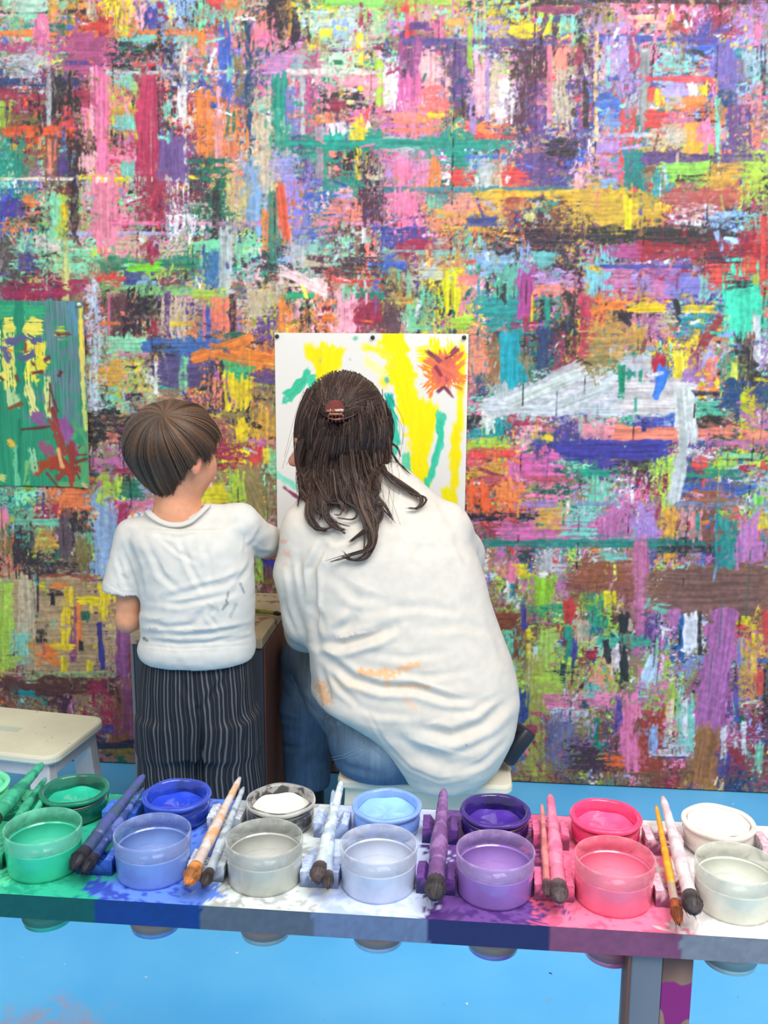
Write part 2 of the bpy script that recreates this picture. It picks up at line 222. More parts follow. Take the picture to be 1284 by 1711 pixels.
880,1158,1012,1186,p240_132_172,.3;905,1184,986,1202,l190_216_236,.4;865,1155,886,1216,i55_80_152,.15;880,1100,912,1302,O176_166_72,.4;915,1200,962,1292,i112_106_156,.4;1040,1168,1066,1292,p240_116_166,.12;1070,1195,1107,1292,R165_60_46,.35;1090,1254,1152,1266,w,.2;1090,1266,1152,1270,i,.2;992,1204,1003,1252,t10_142_112,.05
1008,1264,1042,1281,o245_102_42,.25;868,1214,897,1229,R,.2;860,1230,884,1262,p,.2;1130,1170,1162,1262,c,.45;1140,1170,1150,1230,w,.3;1200,1250,1284,1292,R150_46_66,.4;1190,1263,1222,1302,i,.3;1205,1215,1214,1270,w,.25;1238,1210,1248,1260,w,.3;1275,1022,1284,1078,r,.1;1265,1120,1279,1162,r,.1;1260,1103,1284,1109,b,.1
1234,1070,1244,1122,l112_132_216,.1;1264,1245,1275,1292,m,.15;1276,1110,1284,1222,k,.3;1240,1173,1263,1186,w230_226_200,.1;1230,1030,1256,1046,y,.1;1225,1048,1242,1064,r,.3;1226,1150,1234,1210,b,.2;1240,1075,1265,1170,e,.5;1214,1120,1234,1200,v,.6;975,1140,1000,1165,c,.3;985,990,1012,1052,t,.5;1010,980,1030,1015,y,.2
965,1040,990,1075,z,.3;968,1170,985,1185,n,.3;950,1250,1010,1290,d,.4;1000,1190,1020,1240,u,.5;1030,1165,1040,1215,i,.2;1085,1215,1100,1262,l,.3;1115,1000,1135,1060,P,.4;1080,1030,1105,1070,v,.4;1110,1150,1130,1200,h,.4;1115,1170,1125,1230,w250_210_180,.2;930,970,950,1000,P,.4;925,945,945,965,g,.3;1000,925,1050,940,c,.3
870,1290,1284,1300,u,.7;900,1130,940,1160,h,.3;1255,1045,1264,1080,y,.3
110,820,150,852,o250_122_72,.2;0,850,13,892,p,.1;25,868,106,880,c112_202_162,.15;60,895,95,922,e,.3;12,900,27,917,r245_86_50,0;100,850,118,972,v102_76_96,.3;118,860,152,902,k,.4;126,893,146,922,g152_172_152,.1;146,888,154,926,m90_226_152,.1;160,850,192,962,l136_166_216,.2;152,820,182,852,l,.2;130,905,150,962,O,.2
40,935,130,961,k,.45;0,925,30,966,s,.4;0,962,168,973,u162_82_60,.25;8,972,192,1136,z178_152_112,.1;35,972,62,986,h150_212_60,.2;58,975,76,988,y,.1;85,974,112,986,o,.2;85,985,92,1013,k,0;46,990,52,1019,k,.1;78,994,108,997,k,.2;0,975,22,1122,h166_210_72,.25;110,985,124,1015,y,.2;130,1000,166,1015,y246_216_22,.1
165,980,183,1011,y,.05;166,1010,180,1032,y,.3;32,1030,62,1034,G,.2;105,1015,126,1046,y,.25;128,1010,137,1082,o,.1;118,1015,128,1112,M150_82_132,.25;138,1024,150,1041,G,.1;165,1040,173,1122,i60_60_152,0,9;25,1065,62,1096,e,.4;70,1076,122,1090,y250_212_32,.25;66,1085,96,1111,o246_122_50,.12;103,1100,112,1129,y,.1
60,1055,76,1075,k,.5;132,1073,140,1092,k,.1;146,1105,156,1123,y,.1;100,1055,118,1078,y,.15;50,1126,192,1136,O150_172_122,.3;195,1000,226,1146,M152_86_142,.06;216,1060,234,1142,R150_60_66,.3;0,1135,196,1162,u96_56_50,.35;150,1140,176,1160,R,.2;30,1155,56,1166,T,.1;190,1145,234,1252,u150_96_60,.2;205,1150,234,1232,M146_76_126,.2
170,1165,190,1222,R,.5;163,1214,192,1226,v,.2;155,1240,234,1254,n50_46_70,.1;155,1254,234,1264,O150_130_60,.3;62,925,65,1023,k,0;30,970,60,1060,z,.3;20,1060,48,1110,c,.5;60,840,100,870,R,.5;20,880,60,960,k,.5;0,880,20,930,O,.4
375,690,462,702,O,.3;395,735,462,746,P,.3;415,750,436,776,r,.1;370,742,410,782,R,.45;405,783,442,872,O150_132_82,.1,22;345,808,386,842,y222_206_42,.12;385,790,412,872,h,.35;445,755,464,792,m,.3;395,700,412,742,y,.25;420,690,462,735,e,.4;440,750,450,775,y,.2;150,690,217,742,k,.45;180,725,200,742,s,.3;160,770,226,790,P,.35
190,783,232,796,R,.3;165,800,196,842,h,.3;205,808,234,836,G,.2;195,838,262,849,p,.15;165,615,212,650,e,.45;165,650,215,680,c,.5;195,845,215,880,R,.4;428,925,440,972,h160_212_72,.1;440,918,466,952,b46_50_152,.15;440,952,462,985,u,.3;345,610,372,690,k,.5;300,600,315,655,m,.3;335,640,372,680,s,.6
812,672,1150,694,g195_203_212,0;850,678,965,630,g200_206_212,0,22;925,684,1030,640,g200_204_212,0,22;1030,640,1148,692,g202_202_206,0;1141,645,1150,740,g203_202_206,0,30;1147,725,1127,838,g202_202_206,0,16;1034,612,1044,664,t20_152_112,0;1112,618,1096,668,b55_116_222,0,13;1060,666,1065,688,t,0
1024,717,1130,738,s248_132_112,0;930,742,1105,766,i62_60_152,.05;322,602,418,568,o242_130_54,0,13;350,590,455,604,o242_130_54,.1,18;1216,1000,1184,1215,P178_102_162,0,38;1186,1218,1173,1310,e168_112_62,0,36;1110,960,1284,1020,u134_92_78,.04;940,975,1060,990,u146_88_68,.2;482,236,830,250,t24_152_132,.06;156,300,190,405,p236_130_162,.05;231,130,260,295,R196_56_92,.1;266,232,310,298,v116_78_142,0;468,312,479,402,o240_98_66,0,12
1143,1034,1164,1084,w224_228_234,0;1012,1072,1018,1110,k,0,8;1040,1080,1044,1138,k,0,11;1036,1030,1048,1058,k,0;836,565,864,645,T22_158_184,.03;870,460,887,528,M175_65_142,0;1002,446,1154,451,i,0;1052,511,1110,523,y252_206_30,.05
"""
SEAMS = [(-230, 0), (-60,.2), (95, .5), (213, .35), (330, .35), (464, .45), (573, .2), (749, .9), (873, .5), (975, .4), (1060, .35), (1160, .6), (1262, .5), (1380, .3)]
PXM = 2.47/1568.   # rough metres per pixel at the wall
def gauss_field(sx, sy, n=1024, seed=0):
    r = np.random.default_rng(seed).standard_normal((n, n))
    fx = np.fft.fftfreq(n)[None, :]; fy = np.fft.fftfreq(n)[:, None]
    g = np.real(np.fft.ifft2(np.fft.fft2(r)*np.exp(-2*(PI**2)*((fx*sx)**2+(fy*sy)**2))))
    g = (g-g.mean())/g.std()
    return (.5+.5*np.tanh(g*.9)).astype(np.float32)
STREAK = gauss_field(16, .8, seed=1); STREAK2 = gauss_field(6, 1.0, seed=5); ISO = gauss_field(1.6, 1.6, seed=2); ISOC = gauss_field(6, 6, seed=3); WOB = gauss_field(4, 4, seed=4)
def smooth(e, a, b): t = np.clip((e-a)/(b-a), 0, 1); return t*t*(3-2*t)
class Canvas:
    def __init__(s, x0, x1, z0, z1, d):
        s.x0, s.z0, s.d = x0, z0, d
        s.W = int((x1-x0)/d)+1; s.H = int((z1-z0)/d)+1
        s.col = np.zeros((s.H, s.W, 3), np.float32); s.hgt = np.zeros((s.H, s.W), np.float32); s.keep = np.zeros((s.H, s.W), np.float32)
    def stroke(s, A, B, w, col, dry=.3, keep=0., vary=.16, wob=.35, endrag=.6, thick=1., soft=.7, nd=None):
        A = (np.array(A)-(s.x0, s.z0))/s.d; B = (np.array(B)-(s.x0, s.z0))/s.d; w = max(w/s.d, .8)
        L = float(np.hypot(*(B-A))); t = (B-A)/max(L, 1e-6); m = w*.7+4
        xa, xb = int(max(0, min(A[0], B[0])-m)), int(min(s.W, max(A[0], B[0])+m)); ya, yb = int(max(0, min(A[1], B[1])-m)), int(min(s.H, max(A[1], B[1])+m))
        if xb-xa < 1 or yb-ya < 1: return
        X, Y = np.meshgrid(np.arange(xa, xb)-A[0], np.arange(ya, yb)-A[1])
        u = X*t[0]+Y*t[1]; v = -X*t[1]+Y*t[0]
        ou, ov = RNG.integers(0, 1024, 2)
        iu = (u.astype(int)+ou) % 1024; iv = (v.astype(int)+ov+512) % 1024
        st = STREAK[iv, iu]; st2 = STREAK2[iv, iu]; iso = ISO[iv, iu]; wb = WOB[iv, iu]-.5; wc = ISOC[iv, iu]-.5
        e = w/2-np.abs(v)+wb*w*wob*.5+wc*min(w*.25, 5)
        rag = min(w*endrag, L*.3)
        en = np.minimum(u, L-u)+(st-.5)*rag*1.6+wb*4
        mask = smooth(e, -soft, soft)*smooth(en, -soft, soft*1.5)
        if dry > 0:
            f = .55*st+.25*st2+.2*iso if nd is None else .3*st+.3*st2+.4*iso
            mask = mask*smooth(f, dry*.9-.13, dry*.9+.03)
        mask = mask[..., None]
        c = np.asarray(col, np.float32)*(1+vary*(st[..., None]-.5)*1.6+vary*(iso[..., None]-.5)*.7)+ (RNG.standard_normal(3)*.012)
        sl = (slice(ya, yb), slice(xa, xb))
        s.col[sl] = s.col[sl]*(1-mask)+c*mask
        mk = mask[..., 0]
        s.hgt[sl] = s.hgt[sl]*(1-.5*mk)+mk*(.3+.7*st)*thick*.55
        if keep: s.keep[sl] = np.maximum(s.keep[sl]*(1-.3*mk), keep*mk)
        elif dry < .5: s.keep[sl] = s.keep[sl]*(1-.4*mk)
def pcol(code):
    """palette letter, with an optional colour of its own written behind it"""
    if len(code) > 1: return np.array([int(v) for v in code[1:].split('_')], float)/255.
    return np.array(PAL[code], float)/255.
def build_mural():
    s0, _ = onwall(-40, 800); s1, _ = onwall(1330, 800); _, zt = onwall(642, -45)
    d = .0021
    cv = Canvas(s0-.06, s1+.06, 0., zt+.03, d)
    wx = cv.W*d; wz = cv.H*d
    P = lambda px, py: onwall(px, py)
    keys = list(PAL)
    def cell(px, py):
        r = CELLS[int(np.clip(py//80, 0, 16))][int(np.clip(px//80, 0, 15))]
        return r
    cv.col[:] = np.array((150, 125, 95))/255.
    # the layers below: crossed strokes everywhere, colours by neighbourhood
    for k in range(7600):
        px = RNG.uniform(-70, 1350); py = RNG.uniform(-50, 1345)
        cc = cell(px+RNG.normal(0, 22), py+RNG.normal(0, 22))
        code = cc[min(int(RNG.exponential(.95)), 2) % len(cc)] if RNG.random() < .8 else keys[RNG.integers(len(keys))]
        big = k < 2300
        L = RNG.uniform(22, 95) if big else RNG.uniform(8, 48); w = RNG.uniform(9, 26) if big else RNG.uniform(3, 12)
        hor = RNG.random() < (.5 if py < 850 else .33)
        sx, sz = P(px, py); L *= PXM; w *= PXM
        a = RNG.normal(0, .04) if RNG.random() < .9 else RNG.normal(0, .5)
        if hor: A = (sx-L/2, sz+a*L/2); B = (sx+L/2, sz-a*L/2)
        else: A = (sx+a*L/2, sz+L/2); B = (sx-a*L/2, sz-L/2)
        cv.stroke(A, B, w, pcol(code)*RNG.uniform(.86, 1.12), dry=RNG.uniform(.05, .5) if big else RNG.uniform(.2, .62))
    # the strokes one can follow
    for row in EXPL.strip().split('\n'):
        for it in row.split(';'):
            f = it.split(','); x0, y0, x1, y1 = map(float, f[:4]); c = pcol(f[4]); dry = float(f[5])
            if len(f) > 6: A = P(x0, y0); B = P(x1, y1); w = float(f[6])*PXM
            elif abs(x1-x0) >= abs(y1-y0):
                A = P(x0, (y0+y1)/2); B = P(x1, (y0+y1)/2); w = abs(P(x0, y0)[1]-P(x0, y1)[1])
            else:
                A = P((x0+x1)/2, y0); B = P((x0+x1)/2, y1); w = abs(P(x1, y0)[0]-P(x0, y0)[0])
            cv.stroke(A, B, w*1.04, c, dry=min(dry*.95, .62), keep=max(0, 1-dry*1.35), thick=1.5, endrag=.35, vary=.14)
    # fine top work: dabs, dry drags, spatter and thin runs
    for k in range(3800):
        px = RNG.uniform(-70, 1350); py = RNG.uniform(-50, 1345)
        sx, sz = P(px, py); iy = int(np.clip((sz-cv.z0)/d, 0, cv.H-1)); ix = int(np.clip((sx-cv.x0)/d, 0, cv.W-1))
        if RNG.random() < cv.keep[iy, ix]*.93: continue
        r = RNG.random()
        if r < .6:
            jx = int(np.clip(ix+RNG.normal(0, 26), 0, cv.W-1)); jy = int(np.clip(iy+RNG.normal(0, 26), 0, cv.H-1)); c = cv.col[jy, jx].copy()*RNG.uniform(.85, 1.2)
        elif r < .85: cc = cell(px, py); c = pcol(cc[RNG.integers(len(cc))])
        else: c = pcol(keys[RNG.integers(len(keys))])
        if RNG.random() < .06: c = pcol('w' if RNG.random() < .6 else 'k')
        L = RNG.uniform(5, 32)*PXM; w = RNG.uniform(1.6, 7)*PXM; hor = RNG.random() < (.5 if py < 850 else .3); a = RNG.normal(0, .25)
        if hor: A = (sx-L/2, sz+a*L/2); B = (sx+L/2, sz-a*L/2)
        else: A = (sx+a*L/2, sz+L/2); B = (sx-a*L/2, sz-L/2)
        cv.stroke(A, B, w, c, dry=RNG.uniform(0, .6), wob=.6, nd=1)
    for k in range(110):        # thin runs of paint
        px = RNG.uniform(-40, 1330); py = RNG.uniform(560 if RNG.random() < .75 else 0, 1240)
        sx, sz = P(px, py); L = RNG.uniform(25, 120)*PXM
        c = pcol(RNG.choice(list('kkwdyRtGnz')))
        cv.stroke((sx, sz), (sx+RNG.normal(0, .002), max(sz-L, .01)), RNG.uniform(.9, 1.8)*PXM, c, dry=.22, wob=.3, thick=2)
    for x, st in SEAMS:         # the joints between the boards
        sx, _ = P(x, 700)
        for k in range(60):
            z = RNG.uniform(0, wz)
            if RNG.random() < st*.55: cv.stroke((sx, z), (sx, z-RNG.uniform(.02, .07)), .0026, np.array((.12, .10, .12)), dry=.15, wob=.3, thick=-.6, vary=.05)
    # torn edges: small-scale drag of the wet colours
    H, W = cv.H, cv.W; YY, XX = np.mgrid[0:H, 0:W]
    n1 = ISO[YY % 1024, XX % 1024]; n2 = STREAK2[(YY+311) % 1024, (XX+77) % 1024]; n3 = STREAK2.T[(YY+11) % 1024, (XX+707) % 1024]
    free = 1-cv.keep*.85
    dx = ((n2-.5)*3.2*free).astype(int); dy = ((n3-.5)*3.2*free).astype(int)
    cv.col = cv.col[np.clip(YY+dy, 0, H-1), np.clip(XX+dx, 0, W-1)]
    # dry, speckled overlaps: paint of the neighbouring strokes caught on the grain
    for q in range(4):
        o1, o2 = RNG.integers(0, 1024, 2); A1 = WOB[(YY//3+o1) % 1024, (XX//3+o2) % 1024]; A2 = WOB[(YY//3+o2) % 1024, (XX//3+o1+300) % 1024]
        sx_ = ((A1-.5)*30).astype(int); sy_ = ((A2-.5)*30).astype(int); src = cv.col[np.clip(YY+sy_, 0, H-1), np.clip(XX+sx_, 0, W-1)]
        g1 = ISO[(YY+o1) % 1024, (XX+o2) % 1024]; g2 = (STREAK2 if q % 2 else STREAK2.T)[(YY+o2) % 1024, (XX+o1) % 1024]; z_ = ISOC[(YY//2+o2) % 1024, (XX//2+o1) % 1024]
        m_ = smooth(.55*g1+.45*g2+.22*(z_-.5), .635, .73)*(1-.96*cv.keep)*.8; cv.col = cv.col*(1-m_[..., None])+src*m_[..., None]
    b_ = cv.col.copy(); b_[1:-1, 1:-1] = (cv.col[1:-1, 1:-1]*4+cv.col[:-2, 1:-1]+cv.col[2:, 1:-1]+cv.col[1:-1, :-2]+cv.col[1:-1, 2:])/8; cv.col = b_
    lum = cv.col.mean(-1, keepdims=True); cv.col = lum+(cv.col-lum)*.90
    cv.col = np.clip(cv.col*(1+.10*(n1-.5)[..., None]), .02, .97)
    return cv
def grid_mesh(name, gx, gz, P3, col, attr='paint'):
    nx, nz = len(gx), len(gz)
    me = bpy.data.meshes.new(name)
    idx = np.arange(nx*nz).reshape(nz, nx)
    f = np.stack([idx[:-1, :-1], idx[:-1, 1:], idx[1:, 1:], idx[1:, :-1]], -1).reshape(-1, 4)
    me.vertices.add(nx*nz); me.vertices.foreach_set('co', P3.astype(np.float32).ravel())
    me.loops.add(f.size); me.loops.foreach_set('vertex_index', f.astype(np.int32).ravel())
    me.polygons.add(len(f)); me.polygons.foreach_set('loop_start', np.arange(0, f.size, 4, dtype=np.int32)); me.polygons.foreach_set('loop_total', np.full(len(f), 4, np.int32))
    me.update(calc_edges=True)
    set_col(me, col.reshape(-1, 3), attr); me.shade_smooth()
    return me
def set_col(me, c, attr='paint'):
    """c: sRGB 0..1 per vertex"""
    c = np.asarray(c, np.float32); l = np.where(c <= .04045, c/12.92, ((np.maximum(c, 0)+.055)/1.055)**2.4)
    a = me.color_attributes.new(attr, 'FLOAT_COLOR', 'POINT')
    a.data.foreach_set('color', np.concatenate([l, np.ones((len(l), 1))], 1).astype(np.float32).ravel())
CV = build_mural()
gx = np.concatenate([np.arange(-3.2, CV.x0-.001, .02), CV.x0+CV.d*np.arange(CV.W), np.arange(CV.x0+CV.d*CV.W+.02, 2.6, .02)])
gz = np.concatenate([CV.z0+CV.d*np.arange(CV.H), np.arange(CV.z0+CV.d*CV.H+.02, 2.6, .02)])
ix = (((gx-CV.x0)/CV.d).round().astype(int)); iz = (((gz-CV.z0)/CV.d).round().astype(int))
refl = lambda i, n: np.where((i // n) % 2 == 0, i % n, n-1-(i % n))
ix = refl(ix, CV.W); iz = refl(iz, CV.H)
GX, GZ = np.meshgrid(gx, gz)
colw = CV.col[np.ix_(iz, ix)]; hw = CV.hgt[np.ix_(iz, ix)]*.0011
P3 = np.stack([W0[0]+UX*GX+WN[0]*hw, W0[1]+UY*GX+WN[1]*hw, GZ+.004], -1).reshape(-1, 3)
me = grid_mesh('wall_back', gx, gz, P3, colw)
m_wall = attr_mat('layered_wall_paint', rough=.55, bump=.12, bscale=420, spec=.35)
wall = link_mesh('wall_back', me, m_wall); tag(wall, kind='structure')
# ---------------------------------------------------------------- floor, skirting gap
def floor_mat():
    m, nt, b = new_mat('blue_floor_paint'); N = nt.nodes; K = nt.links
    tc = N.new('ShaderNodeTexCoord')
    def noise(sc, det=4., rough=.5):
        n = N.new('ShaderNodeTexNoise'); n.inputs['Scale'].default_value = sc; n.inputs['Detail'].default_value = det; n.inputs['Roughness'].default_value = rough; K.new(tc.outputs['Object'], n.inputs['Vector']); return n
    def ramp(src, a, ca, b_, cb):
        r = N.new('ShaderNodeValToRGB'); r.color_ramp.elements[0].position = a; r.color_ramp.elements[1].position = b_; r.color_ramp.elements[0].color = ca; r.color_ramp.elements[1].color = cb; K.new(src, r.inputs['Fac']); return r
    def mix(fac, a, b_):
        x = N.new('ShaderNodeMix'); x.data_type = 'RGBA'; K.new(fac, x.inputs[0]); K.new(a, x.inputs[6])
        if isinstance(b_, tuple): x.inputs[7].default_value = b_
        else: K.new(b_, x.inputs[7])
        return x.outputs[2]
    base = ramp(noise(3., 5).outputs['Fac'], .35, rgba((92, 188, 252)), .7, rgba((112, 202, 255)))
    W = (1, 1, 1, 1); B = (0, 0, 0, 1)
    f1 = ramp(noise(34., 3, .6).outputs['Fac'], .70, B, .73, (.7, .7, .7, 1)); c = mix(f1.outputs['Color'], base.outputs['Color'], rgba((150, 160, 190)))
    f2 = ramp(noise(55., 2, .4).outputs['Fac'], .775, B, .79, W); c = mix(f2.outputs['Color'], c, rgba((225, 235, 240)))
    mp = N.new('ShaderNodeMapping'); mp.inputs['Location'].default_value = (3.1, 7.7, 0); K.new(tc.outputs['Object'], mp.inputs['Vector'])
    n3 = N.new('ShaderNodeTexNoise'); n3.inputs['Scale'].default_value = 48; n3.inputs['Detail'].default_value = 2; K.new(mp.outputs['Vector'], n3.inputs['Vector'])
    f3 = ramp(n3.outputs['Fac'], .77, B, .79, W); c = mix(f3.outputs['Color'], c, rgba((40, 60, 80)))
    # a worn patch on the left of the floor under the counter
    vd = N.new('ShaderNodeVectorMath'); vd.operation = 'DISTANCE'; K.new(tc.outputs['Object'], vd.inputs[0]); vd.inputs[1].default_value = (-.58, 1.42, 0)
    mr = N.new('ShaderNodeMapRange'); mr.inputs['From Min'].default_value = .30; mr.inputs['From Max'].default_value = .04; K.new(vd.outputs['Value'], mr.inputs['Value'])
    n4 = noise(26., 5, .65); mm = N.new('ShaderNodeMath'); mm.operation = 'MULTIPLY'; K.new(mr.outputs['Result'], mm.inputs[0]); K.new(n4.outputs['Fac'], mm.inputs[1])
    f4 = ramp(mm.outputs['Value'], .30, B, .44, (.8, .8, .8, 1)); c = mix(f4.outputs['Color'], c, rgba((168, 165, 190)))
    K.new(c, b.inputs['Base Color']); b.inputs['Roughness'].default_value = .42; b.inputs['Specular IOR Level'].default_value = .35
    bp = N.new('ShaderNodeBump'); bp.inputs['Strength'].default_value = .15; bp.inputs['Distance'].default_value = .002; K.new(noise(90.).outputs['Fac'], bp.inputs['Height']); K.new(bp.outputs['Normal'], b.inputs['Normal'])
    return m
bm = bmesh.new(); box(bm, -3.2, 3.2, -1.2, 2.85, -.03, 0.); tag(obj('floor', bm, floor_mat()), kind='structure')
m_gap = mat('dark_gap', (30, 28, 30), .8)
bm = bmesh.new(); a = math.atan2(UY, UX)
box(bm, -3.1, 2.5, .004, .03, .0, 2.5); o = obj('gap_backing_1', bm, m_gap); o.location = W0; o.rotation_euler = (0, 0, a); tag(o, kind='structure')  # dark backing added behind the wall so the gap at the floor looks shaded

# ---------------------------------------------------------------- the two paintings on the wall
def paper(name, x0, y0, x1, zdrop, z_off, strokes, base, d=.0014, left_px=None, curl=None, basevar=None):
    s1, zt = onwall(x1, y0); s0 = onwall(x0, y0)[0]; zb = zt-zdrop
    cv = Canvas(s0, s1, zb, zt, d); cv.col[:] = np.array(base)/255.
    if basevar is not None: basevar(cv)
    for st in strokes.strip().replace('\n', ';').split(';'):
        f = st.split(','); xa, ya, xb, yb, w = map(float, f[:5]); c = np.array([int(v) for v in f[5].split('_')])/255.; dry = float(f[6]); soft = float(f[7]) if len(f) > 7 else 1.5
        cv.stroke(onwall(xa, ya), onwall(xb, yb), w*PXM, c, dry=dry, vary=.06 if soft < 2 else .02, wob=.5, soft=soft*1.6, endrag=.25)
    gx = np.linspace(s0, s1, cv.W); gz = np.linspace(zb, zt, cv.H); A, B = np.meshgrid(gx, gz)
    off = z_off+.0008*np.sin(A*23)*np.sin(B*17+1)+.0006
    if curl is not None: off = off+curl((A-s0)/(s1-s0), (B-zb)/(zt-zb))
    # local frame: origin at the lower left corner
    P3 = np.stack([A-s0, -off, B-zb], -1).reshape(-1, 3)
    me = grid_mesh(name, gx, gz, P3, np.clip(cv.col, 0, 1))
    o = link_mesh(name, me, attr_mat(name+'_paint', rough=.6, bump=.05, bscale=300, spec=.3)); o.location = wallpt(s0, zb); o.rotation_euler = (0, 0, a)
    sm = o.modifiers.new('thick', 'SOLIDIFY'); sm.thickness = .0007; sm.offset = -1
    return o
Y = '255_236_0'; TL = '64_206_168'
sheet = paper('painting_on_paper', 459.5, 558, 783.5, .70, .0045, f"""
516,596,568,596,18,{Y},0,3;530,576,540,640,18,{Y},0,3;552,575,548,625,20,{Y},0,3;571,580,560,620,14,{Y},0,3;515,575,522,600,14,{Y},0,3;535,630,556,640,22,{Y},0,3
652,552,674,640,38,{Y},0,3;664,600,702,745,34,{Y},0,3;702,668,703,830,32,{Y},0,3;725,676,716,740,14,{Y},0,3;606,577,660,597,11,255_240_60,.15,3;655,600,640,645,16,255_236_60,.1,3;608,602,650,632,13,250_242_170,.35,3
772,570,768,720,9,{Y},.1,3;764,710,754,890,15,{Y},0,3;742,812,754,860,16,{Y},.05,3;700,596,778,600,30,{Y},.45,3;740,572,742,640,44,{Y},.4,3;768,580,770,660,10,255_225_40,.3,3
705,608,775,640,24,246_140_60,.4;772,598,712,652,22,246_140_60,.4;736,588,738,648,26,238_122_92,.25;738,606,748,640,30,226_108_98,.15;712,600,760,628,14,240_120_90,.3;770,586,742,612,12,226_110_84,.3
712,584,737,606,7,140_64_92,.2;737,604,726,596,5,150_70_90,.3;764,582,741,602,7,140_62_86,.25;768,583,755,590,6,160_70_80,.3;731,655,742,646,5,130_50_84,.2;742,645,758,665,5,130_56_80,.3;745,625,748,640,4,140_60_80,.3;727,612,738,628,5,150_60_80,.3
522,624,478,664,17,{TL},.05;478,662,476,676,7,{TL},.25;522,628,526,646,15,{TL},.1;650,658,652,682,13,22_184_160,.05;652,676,664,742,11,60_206_175,.05;664,735,660,760,9,60_200_170,.2;650,640,645,632,8,110_190_160,.2
738,688,737,704,15,80_212_170,.05;737,700,736,746,13,68_206_168,.05;736,740,716,806,10,66_208_170,.05;716,800,708,830,10,66_208_170,.1;676,756,682,800,15,110_216_178,.15;655,770,660,800,10,150_220_190,.4
462,792,505,818,11,150_236_204,.05;500,815,530,828,10,150_236_204,.1;474,813,500,832,5,146_66_104,.2;497,844,504,852,3,120_60_70,.1;592,563,597,567,6,110_206_170,.1;585,600,587,603,2,120_190_170,0;536,600,536,606,2,180_190_200,0
""".replace('\n', ';').strip(';'), (240, 237, 231))
tag(sheet, 'tall white sheet with fresh yellow, teal and orange flower strokes pinned up before the woman', 'painting')
GP = onwall(138, 503)
def gbase(cv):
    H, W = cv.H, cv.W; Z, X = np.mgrid[0:H, 0:W]; u = X/W; v = Z/H
    n = ISOC[Z % 1024, X % 1024]-.5; st = STREAK.T[(Z) % 1024, (X*2) % 1024]-.5
    c1 = np.array((46, 150, 112))/255.; c2 = np.array((98, 132, 138))/255.; c3 = np.array((104, 170, 110))/255.
    f = smooth(u+.25*n+.2*st, .72, .86)[..., None]*smooth(v+.2*n, .25, .5)[..., None]; g = smooth(u+.3*n, .78, .93)[..., None]*(1-smooth(v+.2*n, .25, .45))[..., None]
    c = c1*(1+.15*st[..., None]); c = c*(1-f)+c2*(1+.2*st[..., None])*f; cv.col[:] = c*(1-g)+c3*g
greens = """
-60,520,75,522,18,60_170_120,.1;0,545,72,548,26,238_224_96,.3;-80,545,-20,560,50,230_220_90,.3;15,560,20,650,34,240_228_110,.3;45,560,50,640,30,240_226_90,.3;72,570,70,620,12,240_226_90,.3;45,640,60,690,18,226_226_140,.35;80,630,84,700,10,226_226_140,.4
20,650,25,680,22,180_210_150,.4;33,500,36,660,16,40_140_105,.15;2,530,0,620,14,40_140_105,.3;10,575,45,562,15,96_96_140,.3;45,560,70,575,14,96_96_140,.3;8,580,20,605,12,96_96_140,.3;30,600,68,588,14,96_96_140,.35;26,585,26,588,22,236_160_50,.1;56,580,58,582,18,226_190_60,.2;68,575,66,598,12,244_222_70,.1
45,570,44,590,5,150_70_60,.2;62,600,80,612,20,244_226_60,.2;95,556,112,556,22,190_200_70,.4;96,560,122,558,5,120_54_48,.05;54,606,62,612,6,110_64_60,.1;86,596,76,602,6,110_64_80,.1;54,624,74,621,6,116_56_50,.05;28,625,34,640,6,116_76_60,.1;100,624,104,626,8,96_56_60,.1;14,684,42,672,6,140_92_60,.05;0,628,8,636,4,90_70_60,.2
122,505,124,560,14,90_140_165,.4;136,512,140,620,8,246_222_84,.12;139,585,142,645,8,240_222_120,.2;141,640,148,720,8,206_220_120,.3;95,640,96,700,3,90_120_116,.1;118,600,118,640,3,90_110_120,.1;86,640,84,690,3,96_60_60,.1;84,640,95,680,3,96_60_60,.1
58,690,80,712,20,146_96_150,.35;104,696,116,730,24,150_84_150,.15;112,725,130,760,18,146_90_150,.35;70,740,95,770,22,150_90_120,.4;35,718,90,712,4,110_50_50,.1;88,680,100,720,8,130_60_60,.2;92,670,100,690,4,110_60_60,.1;90,700,110,760,14,158_66_56,.35
58,788,108,760,18,168_70_54,.2;90,770,130,790,26,164_66_50,.15;118,740,128,790,20,156_60_54,.3;130,760,152,758,4,140_56_50,.1;128,772,154,764,4,140_56_50,.1;132,750,140,742,3,140_56_50,.1;120,790,122,818,9,160_66_52,.1;80,790,100,815,4,130_70_60,.1;130,790,150,814,4,110_70_50,.1;108,790,96,800,12,150_70_60,.3;98,750,106,780,8,226_170_110,.4
14,735,26,745,12,230_180_70,.3;26,745,32,815,9,110_200_150,.25;55,750,62,790,12,150_210_160,.4;0,795,12,800,10,190_210_120,.2;0,650,0,740,5,20_120_95,.2;35,700,34,790,5,30_130_100,.2;150,775,140,810,10,90_176_120,.2;48,770,46,810,10,120_190_120,.4;140,806,152,812,8,226_196_150,.2
""".strip()
GRN = paper('leaf_green_painting', -150, 503, 140.5, .488, .006, greens, (46, 150, 112), basevar=gbase, curl=lambda u, v: .022*np.clip((u-.86)/.14, 0, 1)**2*(1-v)**1.5)
GRN.name = 'painting_on_paper.001'; tag(GRN, 'green painting with purple flowers and rust red splatter on the wall above the footstool', 'painting')
m_pin_d = mat('dark_pin', (58, 56, 62), .35, .4); m_pin_w = mat('white_pin', (226, 222, 215), .4)
